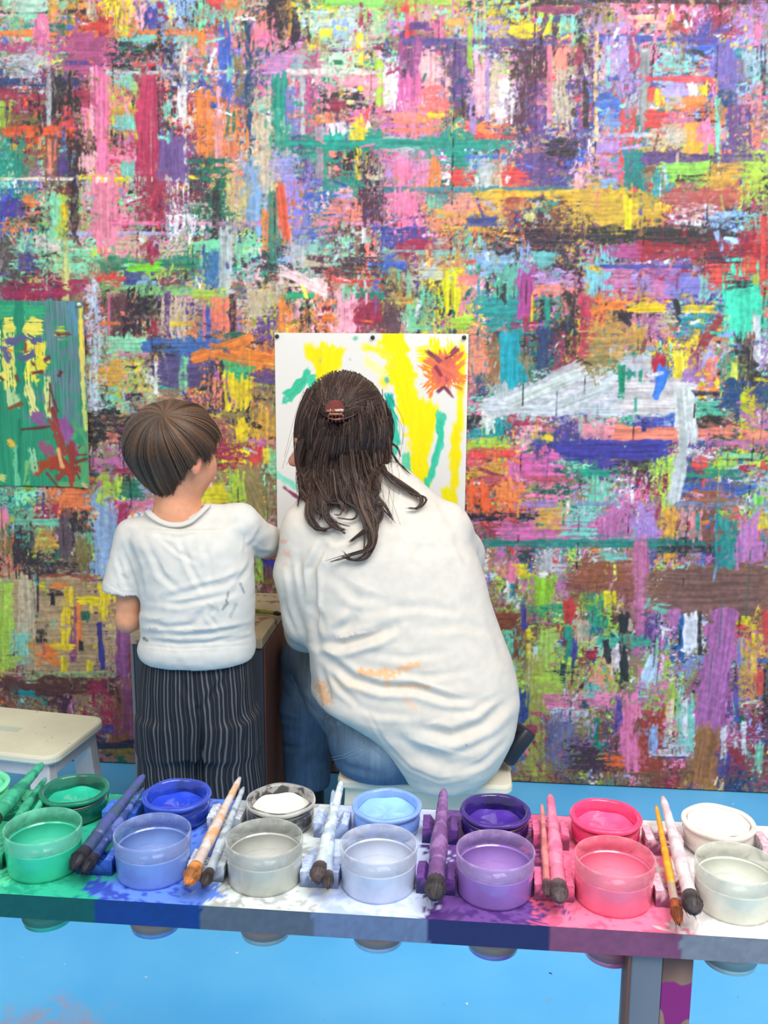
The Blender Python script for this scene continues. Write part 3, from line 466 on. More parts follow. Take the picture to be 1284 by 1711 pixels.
def pushpin(px, py, m, lab, off=.006):
    s, z = onwall(px, py); bm = bmesh.new()
    R = Matrix.Rotation(PI/2, 4, 'X')
    lathe(bm, [(0, .0), (.0052, .0), (.0055, .0012), (.0035, .002), (.0032, .005), (.0046, .0066), (.0042, .008), (0, .0086)], 16, R)
    o = obj('push_pin', bm, m, smooth=True); o.location = wallpt(s, z, off); o.rotation_euler = (0, 0, a); tag(o, lab, 'push pin', 'push pins holding the paper to the wall'); return o
pushpin(464, 562, m_pin_d, 'dark push pin in the top left corner of the white sheet')
pushpin(623.5, 564, m_pin_d, 'dark push pin in the middle of the top edge of the white sheet')
pushpin(776, 564, m_pin_d, 'dark push pin in the top right corner of the white sheet')
pushpin(134.5, 509, m_pin_w, 'white push pin in the top right corner of the green painting', .007)

# ---------------------------------------------------------------- stools
def rounded_slab(bm, hx, hy, z0, z1, r, n=6, lip=.006, M=None, slot=None):
    """slab with round plan corners and a softened rim; an oval hand slot through the middle when asked"""
    def outline(ins):
        pts = []
        for cx, cy, a0 in ((hx-r, hy-r, 0), (-hx+r, hy-r, PI/2), (-hx+r, -hy+r, PI), (hx-r, -hy+r, 1.5*PI)):
            for k in range(n+1):
                t = a0+PI/2*k/n; pts.append((cx+(r-ins)*math.cos(t), cy+(r-ins)*math.sin(t)))
        return pts
    prof = [(lip, z0), (0, z0+lip), (0, z1-lip), (lip*.3, z1-lip*.3), (lip, z1)]
    rings = [[bm.verts.new((M @ Vector((x, y, z))) if M else Vector((x, y, z))) for x, y in outline(i)] for i, z in prof]
    N = len(rings[0])
    for A, B in zip(rings[:-1], rings[1:]):
        for k in range(N): bm.faces.new([A[k], A[(k+1) % N], B[(k+1) % N], B[k]])
    if slot:
        sx, sy = slot; out = []
        for ring, z in ((rings[0], z0), (rings[-1], z1)):
            base = outline(lip); hole = []
            for x, y in base:
                t = math.atan2(y/hy, x/hx); ex = abs(math.cos(t))**.6*math.copysign(1, math.cos(t)); ey = abs(math.sin(t))**.8*math.copysign(1, math.sin(t))
                p = Vector((sx*ex, sy*ey, z)); hole.append(bm.verts.new(M @ p if M else p))
            for k in range(N): bm.faces.new([ring[k], ring[(k+1) % N], hole[(k+1) % N], hole[k]])
            out.append(hole)
        for k in range(N): bm.faces.new([out[0][k], out[0][(k+1) % N], out[1][(k+1) % N], out[1][k]])
    else:
        bm.faces.new(rings[0][::-1]); bm.faces.new(rings[-1])
def stool_mat(name, c, spots):
    m, nt, b = new_mat(name); N = nt.nodes; K = nt.links; tc = N.new('ShaderNodeTexCoord')
    n = N.new('ShaderNodeTexNoise'); n.inputs['Scale'].default_value = 9; n.inputs['Detail'].default_value = 6; K.new(tc.outputs['Object'], n.inputs['Vector'])
    r = N.new('ShaderNodeValToRGB'); r.color_ramp.elements[0].position = .35; r.color_ramp.elements[1].position = .7; r.color_ramp.elements[0].color = rgba(c); r.color_ramp.elements[1].color = rgba([v*.93 for v in c]); K.new(n.outputs['Fac'], r.inputs['Fac'])
    out = r.outputs['Color']
    for (sc, th, col, off) in spots:
        mp = N.new('ShaderNodeMapping'); mp.inputs['Location'].default_value = (off, off*.7, off); K.new(tc.outputs['Object'], mp.inputs['Vector'])
        q = N.new('ShaderNodeTexNoise'); q.inputs['Scale'].default_value = sc; q.inputs['Detail'].default_value = 3; K.new(mp.outputs['Vector'], q.inputs['Vector'])
        g = N.new('ShaderNodeValToRGB'); g.color_ramp.elements[0].position = th; g.color_ramp.elements[1].position = th+.03; g.color_ramp.elements[0].color = (0, 0, 0, 1); g.color_ramp.elements[1].color = (.8, .8, .8, 1); K.new(q.outputs['Fac'], g.inputs['Fac'])
        x = N.new('ShaderNodeMix'); x.data_type = 'RGBA'; K.new(g.outputs['Color'], x.inputs[0]); K.new(out, x.inputs[6]); x.inputs[7].default_value = rgba(col); out = x.outputs[2]
    K.new(out, b.inputs['Base Color']); b.inputs['Roughness'].default_value = .45
    return m
m_st1 = stool_mat('footstool_paint', (236, 232, 206), [(14, .70, (246, 236, 120), 2.), (17, .70, (186, 222, 196), 5.), (60, .70, (60, 58, 70), 9.)])
m_st2 = stool_mat('seat_stool_paint', (238, 230, 208), [(12, .68, (236, 214, 160), 3.), (70, .72, (70, 80, 90), 7.)])
m_st3 = mat('footstool_frame_paint', (222, 216, 216), .5, col2=(190, 186, 190), scale=12)
def stool(name, label, loc, rz, hx, hy, h, tm, fm, r, apron, slot=None, splay=.02, wide=.045, rail=True):
    t = thing(name, label, 'stool', loc, rz)
    bm = bmesh.new(); rounded_slab(bm, hx, hy, h-.022, h, r, slot=slot); obj('seat_board' , bm, tm, t, smooth=False)
    for sx in (-1, 1):
        for sy in (-1, 1):
            bm = bmesh.new(); x0, y0 = sx*(hx-.05), sy*(hy-.035); x1, y1 = x0+sx*splay, y0+sy*splay
            vs = []
            for (cx, cy, z, k) in ((x1, y1, 0, 1.), (x0, y0, h-.0225, 1.15)):
                w, dd = wide/2*k, .014*k
                vs.append([bm.verts.new((cx+q[0]*w, cy+q[1]*dd, z)) for q in ((-1, -1), (1, -1), (1, 1), (-1, 1))])
            bm.faces.new(vs[0][::-1]); bm.faces.new(vs[1])
            for k in range(4): bm.faces.new([vs[0][k], vs[0][(k+1) % 4], vs[1][(k+1) % 4], vs[1][k]])
            obj('leg', bm, fm, t, bevel=.003)
    for sy in (-1, 1):
        bm = bmesh.new(); y = sy*(hy-.03); box(bm, -(hx-.028), hx-.028, y-.008, y+.008, h-.0225-apron, h-.0225); obj('apron', bm, fm, t, bevel=.003)
    for sx in (-1, 1):
        bm = bmesh.new(); x = sx*(hx-.03); box(bm, x-.008, x+.008, -(hy-.04), hy-.04, h-.0225-apron, h-.0225); obj('apron', bm, fm, t, bevel=.003)
        if rail:
            bm = bmesh.new(); x = sx*(hx-.043); box(bm, x-.016, x+.016, -(hy-.042), hy-.042, h*.40, h*.40+.035); obj('side_rail', bm, fm, t, bevel=.003)
    return t
pr = math.atan2(-.046, .14)
stool("step_stool", "low cream footstool with a hand slot, standing by the wall below the green painting", (-.882, 2.085, 0), -.22, .205, .118, .30, m_st1, m_st3, .035, .035, slot=(.055, .016))
stool('step_stool', 'cream stool the woman sits on', (.094, 1.935, 0), -.075, .180, .115, .30, m_st2, m_st2, .022, .16, splay=.0195, wide=.06, rail=False)

# ---------------------------------------------------------------- low cabinet beside the boy
m_cab = mat('cabinet_paint', (74, 76, 84), .6, col2=(54, 60, 78), scale=8, bump=.3, bscale=40)
m_cabs = mat('cabinet_side_wood', (126, 78, 60), .6, col2=(92, 60, 52), scale=12, stretch=(1, 1, .2))
def cab_top_mat():
    m = stool_mat('cabinet_top_wood', (196, 176, 142), [(22, .60, (134, 78, 60), 1.), (26, .64, (120, 110, 60), 4.), (30, .67, (96, 66, 90), 8.)]); return m
cb = thing('storage_cabinet', 'dark grey low cabinet with a paint smeared wooden top behind the boy', 'cabinet', (-.4170, 2.044, 0), -YAW)
bm = bmesh.new(); box(bm, -.144, .150, 0, .36, .02, .515); obj('body', bm, m_cab, cb, bevel=.004)
bm = bmesh.new(); box(bm, -.149, .151, -.006, .366, .5152, .540); obj('worktop', bm, cab_top_mat(), cb, bevel=.003)
bm = bmesh.new(); box(bm, .1505, .1535, .006, .356, .02, .514); obj('side_panel', bm, m_cabs, cb, bevel=.002)
bm = bmesh.new(); box(bm, -.152, -.1445, .0, .356, .02, .514); obj('side_panel', bm, mat('cabinet_grey_edge', (126, 130, 134), .6), cb, bevel=.002)
for x in (-.13, .13):
    for y in (.03, .33):
        bm = bmesh.new(); box(bm, x-.02, x+.02, y-.02, y+.02, 0, .0198); obj('foot', bm, m_cab, cb)

# ---------------------------------------------------------------- the paint counter
TO = Vector((.003, .91, 0)); TR = Matrix.Translation(TO) @ Matrix.Rotation(-YAW, 4, 'Z')
ZT = .600; TH = .0275; BX0, BX1, BY1 = -.76, .72, .235
CUPX = [-.396+.128*k for k in range(7)]; CUPY = .060
JARX = [-.409+.132*k for k in range(-1, 7)]; JARY = .178
HOLE = .0385
ZONE_X = [-.43, -.315, -.1985, -.0780, .0475, .1740, .3045]      # where one colour ends and the next starts
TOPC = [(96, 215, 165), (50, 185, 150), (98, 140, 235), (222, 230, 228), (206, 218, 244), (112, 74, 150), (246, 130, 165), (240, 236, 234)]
FRTC = [(12, 104, 86), (4, 84, 80), (10, 52, 132), (88, 98, 114), (106, 122, 158), (40, 36, 92), (136, 74, 110), (134, 138, 150)]  # edge colours: darker paint of its own, plus shade put into the colour
SPKC = [(60, 180, 140), (30, 150, 120), (40, 60, 170), (150, 156, 156), (170, 190, 235), (70, 40, 110), (220, 90, 130), (210, 205, 205)]
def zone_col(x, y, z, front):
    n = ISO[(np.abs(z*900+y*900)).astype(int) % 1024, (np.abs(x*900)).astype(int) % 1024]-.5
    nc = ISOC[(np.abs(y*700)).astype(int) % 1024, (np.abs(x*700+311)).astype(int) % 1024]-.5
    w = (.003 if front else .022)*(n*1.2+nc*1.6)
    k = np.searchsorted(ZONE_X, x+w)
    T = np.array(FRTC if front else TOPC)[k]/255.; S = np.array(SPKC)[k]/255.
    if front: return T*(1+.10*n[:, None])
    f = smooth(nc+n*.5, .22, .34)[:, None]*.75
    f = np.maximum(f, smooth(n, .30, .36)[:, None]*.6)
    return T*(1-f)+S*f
def plank_mesh():
    """the thick board: fine grid with a round hole cut for every cup"""
    bm = bmesh.new(); st = .0035
    xs = np.arange(BX0, BX1+1e-6, .004); fy = CUPY+.052
    # strip y in [0, fy] built cell by cell around the holes; strip [fy, BY1] plain grid
    def vgrid(x0, x1, y0, y1, z, nx, ny): return [[bm.verts.new((x0+(x1-x0)*i/nx, y0+(y1-y0)*j/ny, z)) for i in range(nx+1)] for j in range(ny+1)]
    def fill(g, flip=False):
        for j in range(len(g)-1):
            for i in range(len(g[0])-1):
                f = [g[j][i], g[j][i+1], g[j+1][i+1], g[j+1][i]]; bm.faces.new(f[::-1] if flip else f)
    for z, flip in ((ZT, False), (ZT-TH, True)):
        fill(vgrid(BX0, BX1, fy, BY1, z, 370, 32), flip)
        edges = [BX0]+sum([[c-.056, c+.056] for c in CUPX], [])+[BX1]
        for k in range(0, len(edges), 2):
            n = max(2, int((edges[k+1]-edges[k])/.004)); fill(vgrid(edges[k], edges[k+1], 0, fy, z, n, 28), flip)
        for c in CUPX:
            N = 96; ring_n = 9; tl = [2*PI*i/N for i in range(N)]
            for (qx, qy) in ((.056, fy-CUPY), (-.056, fy-CUPY), (-.056, -CUPY), (.056, -CUPY)):
                tc_ = math.atan2(qy, qx) % (2*PI); tl[int(round(tc_/(2*PI)*N)) % N] = tc_
            rings = []
            for q in range(ring_n+1):
                ring = []
                for i in range(N):
                    t = tl[i]; cx, cy = math.cos(t), math.sin(t)
                    # square boundary point in that direction
                    hx = .056; hyu, hyd = fy-CUPY, CUPY
                    s = min(hx/abs(cx) if abs(cx) > 1e-9 else 9, (hyu if cy > 0 else hyd)/abs(cy) if abs(cy) > 1e-9 else 9)
                    r = HOLE+(s-HOLE)*(q/ring_n); ring.append(bm.verts.new((c+cx*r, CUPY+cy*r, z)))
                rings.append(ring)
            for A, B in zip(rings[:-1], rings[1:]):
                for i in range(N):
                    f = [A[i], B[i], B[(i+1) % N], A[(i+1) % N]]; bm.faces.new(f if not flip else f[::-1])
    for c in CUPX:
        N = 64; A = [bm.verts.new((c+HOLE*math.cos(2*PI*i/N), CUPY+HOLE*math.sin(2*PI*i/N), ZT)) for i in range(N)]; B = [bm.verts.new((v.co.x, v.co.y, ZT-TH)) for v in A]
        for i in range(N): bm.faces.new([A[i], A[(i+1) % N], B[(i+1) % N], B[i]])
    return bm
table = thing('paint_counter', 'narrow counter of thick board in colour bands holding paint jars and water pots', 'table', TO, -YAW)
def paint_bm(name, bm, front_test, m, parent, zfun=zone_col):
    me = bpy.data.meshes.new(name); bm.to_mesh(me); bm.free()
    n = len(me.vertices); co = np.empty(n*3, np.float32); me.vertices.foreach_get('co', co); co = co.reshape(-1, 3)
    fr = front_test(co); c = np.where(fr[:, None], zfun(co[:, 0], co[:, 1], co[:, 2], True), zfun(co[:, 0], co[:, 1], co[:, 2], False))
    set_col(me, c); return link_mesh(name, me, m, parent)
m_board = attr_mat('counter_paint', rough=.4, bump=.35, bscale=120, spec=.45)
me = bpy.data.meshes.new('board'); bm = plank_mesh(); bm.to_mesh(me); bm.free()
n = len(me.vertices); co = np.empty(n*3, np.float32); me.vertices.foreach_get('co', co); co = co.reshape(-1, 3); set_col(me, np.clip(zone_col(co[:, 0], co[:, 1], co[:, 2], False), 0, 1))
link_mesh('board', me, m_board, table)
bm = bmesh.new()        # the painted edge all round, some of its shade in the colour
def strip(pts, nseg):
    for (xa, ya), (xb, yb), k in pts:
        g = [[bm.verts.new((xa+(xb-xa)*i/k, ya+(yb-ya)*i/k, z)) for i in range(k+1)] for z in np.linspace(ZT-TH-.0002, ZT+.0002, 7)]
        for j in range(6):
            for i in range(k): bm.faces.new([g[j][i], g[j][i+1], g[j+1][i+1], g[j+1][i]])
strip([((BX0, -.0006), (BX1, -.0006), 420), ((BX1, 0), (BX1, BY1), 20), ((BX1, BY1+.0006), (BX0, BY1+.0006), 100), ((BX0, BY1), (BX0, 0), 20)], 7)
paint_bm('board_edge', bm, lambda c: np.ones(len(c), bool), attr_mat('counter_edge_shaded_paint', rough=.38, bump=.1, bscale=60), table)
m_leg = mat('leg_grey_paint', (128, 134, 146), .5, col2=(104, 110, 124), scale=9, stretch=(1, 1, .15), bump=.2, bscale=30)
def ply_mat():
    m, nt, b = new_mat('plywood_with_drips'); N = nt.nodes; K = nt.links; tc = N.new('ShaderNodeTexCoord')
    mp = N.new('ShaderNodeMapping'); mp.inputs['Scale'].default_value = (3.2, 1, .55); K.new(tc.outputs['Object'], mp.inputs['Vector'])
    w = N.new('ShaderNodeTexWave'); w.wave_type = 'RINGS'; w.inputs['Scale'].default_value = 5; w.inputs['Distortion'].default_value = 5; w.inputs['Detail'].default_value = 2; w.inputs['Detail Scale'].default_value = .8; K.new(mp.outputs['Vector'], w.inputs['Vector'])
    r = N.new('ShaderNodeValToRGB'); r.color_ramp.elements[0].color = rgba((110, 72, 62)); r.color_ramp.elements[1].color = rgba((168, 132, 108)); K.new(w.outputs['Fac'], r.inputs['Fac'])
    mp2 = N.new('ShaderNodeMapping'); mp2.inputs['Scale'].default_value = (1, 1, .38); mp2.inputs['Location'].default_value = (.09, 0, .14); K.new(tc.outputs['Object'], mp2.inputs['Vector'])
    n = N.new('ShaderNodeTexNoise'); n.inputs['Scale'].default_value = 32; n.inputs['Detail'].default_value = 1; K.new(mp2.outputs['Vector'], n.inputs['Vector'])
    g = N.new('ShaderNodeValToRGB'); g.color_ramp.elements[0].position = .56; g.color_ramp.elements[1].position = .575; g.color_ramp.elements[0].color = (0, 0, 0, 1); g.color_ramp.elements[1].color = (1, 1, 1, 1); K.new(n.outputs['Fac'], g.inputs['Fac'])
    x = N.new('ShaderNodeMix'); x.data_type = 'RGBA'; K.new(g.outputs['Color'], x.inputs[0]); K.new(r.outputs['Color'], x.inputs[6]); x.inputs[7].default_value = rgba((150, 28, 120)); K.new(x.outputs[2], b.inputs['Base Color'])
    b.inputs['Roughness'].default_value = .5; return m
m_ply = ply_mat()
for x0 in (.2535, -.70):
    bm = bmesh.new(); box(bm, x0+.003, x0+.0355, .004, .029, 0, ZT-TH-.0005); obj('leg', bm, m_leg, table, bevel=.002)
    bm = bmesh.new(); box(bm, x0, x0+.0028, .002, .028, 0, ZT-TH-.0005); obj('leg_edge_strip', bm, m_cabs, table)
    bm = bmesh.new(); box(bm, x0+.0358, x0+.067, .006, .23, 0, ZT-TH-.0005); obj('side_panel', bm, m_ply, table, bevel=.001)
# brush rests: two notched blocks in every gap, painted like the board around them
GAPX = [JX for JX in [-.332-.128+.128*k for k in range(8)]]
RC = [(60, 190, 150), (70, 120, 226), (206, 214, 222), (186, 202, 240), (104, 62, 140), (240, 116, 160), (226, 190, 205)]
m_rest = attr_mat('brush_rest_paint', rough=.4, bump=.6, bscale=160)
def rest(gi, x, y, slant):
    bm = bmesh.new(); w, dp, h = .021, .017, .019
    prof = [(-w, 0), (w, 0), (w, h), (w*.62, h*1.05), (w*.30, h*.58), (-w*.30, h*.58), (-w*.62, h*1.05), (-w, h)]
    M = Matrix.Translation((x, y, ZT)) @ Matrix.Rotation(slant, 4, 'Z')
    n = 8; rings = [[bm.verts.new(M @ Vector((px_+random.uniform(-.0006, .0006), -dp+2*dp*j/n, pz+(random.uniform(-.0006, .0006) if pz else .0004)))) for px_, pz in prof] for j in range(n+1)]
    for A, B in zip(rings[:-1], rings[1:]):
        for k in range(len(prof)): bm.faces.new([A[k], A[(k+1) % 8], B[(k+1) % 8], B[k]])
    for R_, fl in ((rings[0], 0), (rings[-1], 1)):
        for q in ([0, 1, 2, 3, 4], [0, 4, 5], [0, 5, 6, 7]):
            f = [R_[i] for i in q]; bm.faces.new(f if not fl else f[::-1])
    bmesh.ops.recalc_face_normals(bm, faces=bm.faces)
    bmesh.ops.subdivide_edges(bm, edges=bm.edges[:], cuts=2, use_grid_fill=True)
    me = bpy.data.meshes.new('brush_rest'); bm.to_mesh(me); bm.free(); nv = len(me.vertices); co = np.empty(nv*3, np.float32); me.vertices.foreach_get('co', co); co = co.reshape(-1, 3)
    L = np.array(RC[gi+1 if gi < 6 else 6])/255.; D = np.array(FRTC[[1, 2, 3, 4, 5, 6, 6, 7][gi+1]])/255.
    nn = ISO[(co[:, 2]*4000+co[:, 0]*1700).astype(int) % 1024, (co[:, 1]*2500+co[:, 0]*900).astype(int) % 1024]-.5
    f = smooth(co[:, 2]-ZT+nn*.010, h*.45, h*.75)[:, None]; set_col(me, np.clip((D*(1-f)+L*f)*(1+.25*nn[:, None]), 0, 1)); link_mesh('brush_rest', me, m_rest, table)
for gi in range(-1, 7):
    x = -.332+.128*gi
    rest(gi, x, .062, -.02 if gi > 2 else .0); rest(gi, -.343+.132*gi, .168, 0)

# ---------------------------------------------------------------- water pots standing in the holes
CUPN = [('green', (120, 214, 186), (46, 190, 152), (70, 200, 166)), ('blue', (150, 170, 225), (112, 142, 210), (120, 150, 214)), ('grey', (196, 200, 196), (176, 180, 172), (190, 192, 186)),
        ('pale blue', (206, 214, 232), (186, 198, 226), (196, 206, 228)), ('purple', (186, 160, 214), (150, 112, 194), (160, 124, 200)), ('pink', (246, 150, 172), (246, 116, 150), (250, 130, 160)), ('milky white', (226, 230, 220), (214, 220, 206), (222, 226, 214))]
CUPW = ['second from the left edge of the board', '', '', '', '', '', '']
def pot_wall_mat(name, c, al):
    m, nt, b = new_mat(name); N = nt.nodes; K = nt.links
    b.inputs['Base Color'].default_value = rgba(c); b.inputs['Roughness'].default_value = .12; b.inputs['Coat Weight'].default_value = .3
    tc = N.new('ShaderNodeTexCoord'); n = N.new('ShaderNodeTexNoise'); n.inputs['Scale'].default_value = 55; n.inputs['Detail'].default_value = 5; K.new(tc.outputs['Object'], n.inputs['Vector'])
    r = N.new('ShaderNodeValToRGB'); r.color_ramp.elements[0].position = .5; r.color_ramp.elements[1].position = .68; r.color_ramp.elements[0].color = (al, al, al, 1); r.color_ramp.elements[1].color = (min(al+.4, 1),)*3+(1,)
    K.new(n.outputs['Fac'], r.inputs['Fac']); K.new(r.outputs['Color'], b.inputs['Alpha'])
    return m
def water_pot(k, c_wall, c_body, c_surf, label):
    t = thing('water_pot', label, 'water pot', TR @ Vector((CUPX[k], CUPY, ZT)), -YAW, 'water pots set in the counter')
    o1 = [(.0408, .0035), (.0412, .012), (.0425, .034), (.0432, .0465), (.0430, .0490), (.0421, .0497), (.0412, .0488), (.0404, .036), (.0397, .0305)]
    bm = bmesh.new(); lathe(bm, [(.0397, .0325)]+[(.0412, .0488), (.0421, .0497), (.0430, .0490), (.0432, .0465), (.0425, .0335), (.0421, .0325)], 56, close=True)
    obj('rim', bm, pot_wall_mat('pot_rim_'+str(k), c_wall, .42), t, smooth=True)
    bm = bmesh.new(); lathe(bm, [(0, -.067), (.0278, -.067), (.0288, -.060), (.0352, -.004), (.0372, .0004), (.0402, .0006), (.0411, .004), (.0419, .0300), (.0421, .0324), (.0397, .0325), (.0394, .0298), (0, .0298)], 56)
    o = obj('bowl', bm, mat('pot_body_'+str(k), c_body, .16, col2=[min(255, v*1.12+8) for v in c_body], scale=26, coat=.5, detail=3, sss=0), t, smooth=True)
    bm = bmesh.new(); lathe(bm, [(0, .0300), (.0385, .0300), (.0391, .0306), (0, .0308)], 48)
    obj('paint_water', bm, mat('pot_water_'+str(k), c_surf, .08, col2=[v*.9 for v in c_surf], scale=30, coat=.4), t, smooth=True)
    bm = bmesh.new(); lathe(bm, [(.0296, -.0535), (.0291, -.0580), (.0310, -.036), (.0335, -.036), (.0315, -.0535)][:0] or [(.0286, -.0610), (.0308, -.0430), (.0313, -.0430), (.0291, -.0612)], 48, close=True)
    obj('sediment_band', bm, mat('pot_sediment_'+str(k), (178, 134, 118) if k not in (0, 5, 6) else {0: (80, 140, 112), 5: (190, 110, 120), 6: (160, 166, 160)}[k], .4), t, smooth=True)
    return t
labs = ['round glass water pot of green water in the teal end of the counter', 'round water pot of cloudy blue water in front of the cobalt paint jar', 'round water pot of grey water with smudged rim in front of the speckled white jar',
        'round water pot of pale milky blue water in front of the light blue paint jar', 'round water pot of lilac water in front of the dark purple paint jar', 'round water pot of bright pink water in front of the pink paint jar', 'round water pot of milky white water in front of the white paint jar']
for k in range(7): water_pot(k, *CUPN[k][1:], labs[k])

# ---------------------------------------------------------------- paint jars
JARS = [((110, 230, 176), (90, 215, 160), (130, 240, 190), 'mint green paint jar cut by the left edge'),
        ((16, 112, 92), (30, 176, 142), (20, 140, 110), 'dark green glass jar of emerald paint nearest the footstool'),
        ((36, 70, 190), (30, 64, 200), (70, 100, 220), 'cobalt blue paint jar with thick paint on its rim behind the cloudy blue pot'),
        ((150, 150, 148), (226, 226, 218), (200, 200, 196), 'glass jar of white paint speckled with black dried paint below the boy'),
        ((126, 168, 240), (140, 192, 250), (150, 190, 250), 'light blue paint jar in front of the cream seat stool'),
        ((52, 34, 120), (72, 40, 150), (90, 60, 160), 'dark purple paint jar with a wire ring'),
        ((236, 64, 122), (250, 84, 136), (246, 90, 140), 'hot pink paint jar between the pink and white brushes'),
        ((232, 226, 216), (246, 238, 222), (240, 234, 224), 'white paint jar filled to the brim at the right end')]
JARLV = [.024, .016, .015, .021, .022, .013, .017, .029]
m_wire = mat('jar_wire', (150, 150, 150), .35, .9)
def paint_jar(k, body, paint, rimc, label):
    x = JARX[k]; y = JARY
    t = thing('paint_jar', label, 'paint jar', TR @ Vector((x, y, ZT)), -YAW, 'paint jars along the back of the counter'); lv = JARLV[k]
    bm = bmesh.new()
    prof = [(0, .0004), (.033, .0004), (.0375, .003), (.0405, .010), (.0410, .020), (.0398, .0245), (.0385, .0265), (.0392, .0285), (.0418, .0300), (.0424, .0325), (.0412, .0350), (.0385, .0352), (.0362, .0335), (.0360, .012), (.0345, .006), (0, .005)]
    lathe(bm, prof, 56)
    for v in bm.verts:
        q = math.atan2(v.co.y, v.co.x); s = 1+.004*math.sin(q*3+k)+.002*math.sin(q*7+2*k)
        if v.co.z > .022: v.co.z += .0004*math.sin(q*5+k*1.7)
        v.co.x *= s; v.co.y *= s
    c2 = {3: (40, 40, 44)}.get(k, [v*.55 for v in body] if k in (1, 2, 5) else [v*.88 for v in body])
    m = mat('jar_glass_'+str(k), body, .18, col2=c2, scale=48 if k == 3 else 22, amt=.9, coat=.7, bump=.5, bscale=70, lo=.5, hi=.56 if k == 3 else .7, detail=6)
    obj('glass', bm, m, t, smooth=True)
    bm = bmesh.new()
    n = 40; rr = [0, .012, .024, .031, .0353]; rings = []
    for r in rr:
        rings.append([bm.verts.new((r*math.cos(2*PI*i/n), r*math.sin(2*PI*i/n), lv+.0011*math.sin(r*260+i*.31*3+k)+(.0035*(r/.0353)**8))) for i in range(n)] if r else [bm.verts.new((0, 0, lv))])
    for i in range(n): bm.faces.new([rings[0][0], rings[1][i], rings[1][(i+1) % n]])
    for A, B in zip(rings[1:-1], rings[2:]):
        for i in range(n): bm.faces.new([A[i], B[i], B[(i+1) % n], A[(i+1) % n]])
    obj('paint', bm, mat('jar_paint_'+str(k), paint, .14, col2=[min(255, v*1.1+10) for v in paint], scale=30, coat=.6), t, smooth=True)
    bm = bmesh.new(); lathe(bm, [(.0409, .0352), (.0424, .0342), (.0431, .0318), (.0421, .0296), (.0411, .0300), (.0421, .0318), (.0415, .0338)], 56, close=True)
    for v in bm.verts:
        q = math.atan2(v.co.y, v.co.x); v.co.z += .0005*math.sin(q*5+k*1.7)
    obj('paint_crust', bm, mat('jar_rim_'+str(k), rimc, .3, col2=body, scale=50, bump=.5, bscale=120), t, smooth=True)
    if k in (1, 3, 5, 6):
        bm = bmesh.new(); pts = [(.0398*math.cos(q), .0398*math.sin(q), .0272+.0015*math.sin(q)) for q in np.linspace(-PI/2+.1, 1.5*PI-.1, 50)]
        tube(bm, pts, .0009, 6); tube(bm, [(-.004, -.0398, .0262), (-.002, -.043, .0238), (.003, -.0428, .0245), (.0045, -.0398, .0264)], .0009, 6)
        obj('wire_bail', bm, m_wire if k != 6 else mat('pink_wire', (206, 80, 110), .4), t, smooth=True)
    return t
for k in range(8): paint_jar(k, *JARS[k])

# ---------------------------------------------------------------- brushes
def brush(tip, end, rad, hc, hc2, bc, label, ferr=None, bl=.030, zt=.030, ze=.022, group='paint brushes lying across the brush rests', bulk=1.35, name='paintbrush', pt=None, pe=None):
    """tip: handle end, end: bristle end, photo points on the level of the rests"""
    A = pt or onz(tip[0], tip[1], ZT+zt); B = pe or onz(end[0], end[1], ZT+ze)
    t = thing(name, label, 'paintbrush', B, 0, group); A = A-B; B = Vector((0, 0, 0)); D = (A-B); L = D.length; u = D/L
    fl = min(.034, L*.16)
    P = lambda s: B+u*s
    bm = bmesh.new(); ss = np.linspace(bl+fl*.9, L, 22); n = len(ss)
    rr = [rad*(1.0+.18*math.sin(min(1, i/(n*.45))*PI))*(1-.42*(i/(n-1))**1.4)*(1+.05*math.sin(i*2.3+L*90)) for i in range(n)]; rr[-1] *= .55; rr[-2] *= .9
    tube(bm, [P(s) for s in ss], rr, 14); obj('handle', bm, mat('brush_handle', hc, .4, col2=hc2, scale=55, amt=1, bump=.8, bscale=140, detail=5, lo=.46, hi=.58), t, smooth=True)
    bm = bmesh.new(); ss = np.linspace(bl*.9, bl+fl, 10); tube(bm, [P(s) for s in ss], [rad*(1.06-.10*i/9+(.05 if i in (2, 6) else 0)) for i in range(10)], 14); obj('ferrule', bm, mat('brush_ferrule', ferr or hc, .4, .2 if ferr is None else .6, col2=hc2, scale=60, bump=.5, bscale=160), t, smooth=True)
    # bristle tuft: a flared bundle of hairs on a core
    bm = bmesh.new(); ss = np.linspace(.0, bl, 10); prof = [.12, .5, .78, .95, 1.05, 1.1, 1.1, 1.06, 1.0, .95]
    tube(bm, [P(s) for s in ss], [rad*bulk*.86*q for q in prof], 12)
    sd = frame_of(u)
    for h in range(90):
        q = 2*PI*h/90*7.3; r0 = rad*random.uniform(.7, .98); r1 = rad*bulk*random.uniform(.15, .95); dr = sd[0]*math.cos(q)+sd[1]*math.sin(q)
        e = P(random.uniform(-.003, .010))+dr*r1*random.uniform(.3, .9); mid = P(bl*.5)+dr*rad*bulk*random.uniform(.86, 1.0)
        tube(bm, [P(bl*1.02)+dr*r0, mid, e], [.0006, .0006, .0002], 3, caps=False)
    obj('bristles', bm, mat('brush_bristles', bc, .6, col2=[v*.62 for v in bc], scale=90, amt=1), t, smooth=True)
    return t
brush((70, 1277), (-28, 1388), .0086, (62, 178, 140), (30, 140, 110), (40, 80, 66), 'thick green caked brush at the left end of the counter, handle furthest left', bl=.03)
brush((76, 1301), (8, 1400), .0055, (54, 168, 130), (20, 120, 96), (30, 84, 70), 'thinner green brush just right of the thick green one', bl=.026)
brush((74, 1331), (34, 1402), .0050, (70, 190, 150), (36, 140, 112), (30, 84, 70), 'short green caked brush lying closest to the emerald paint jar', bl=.022)
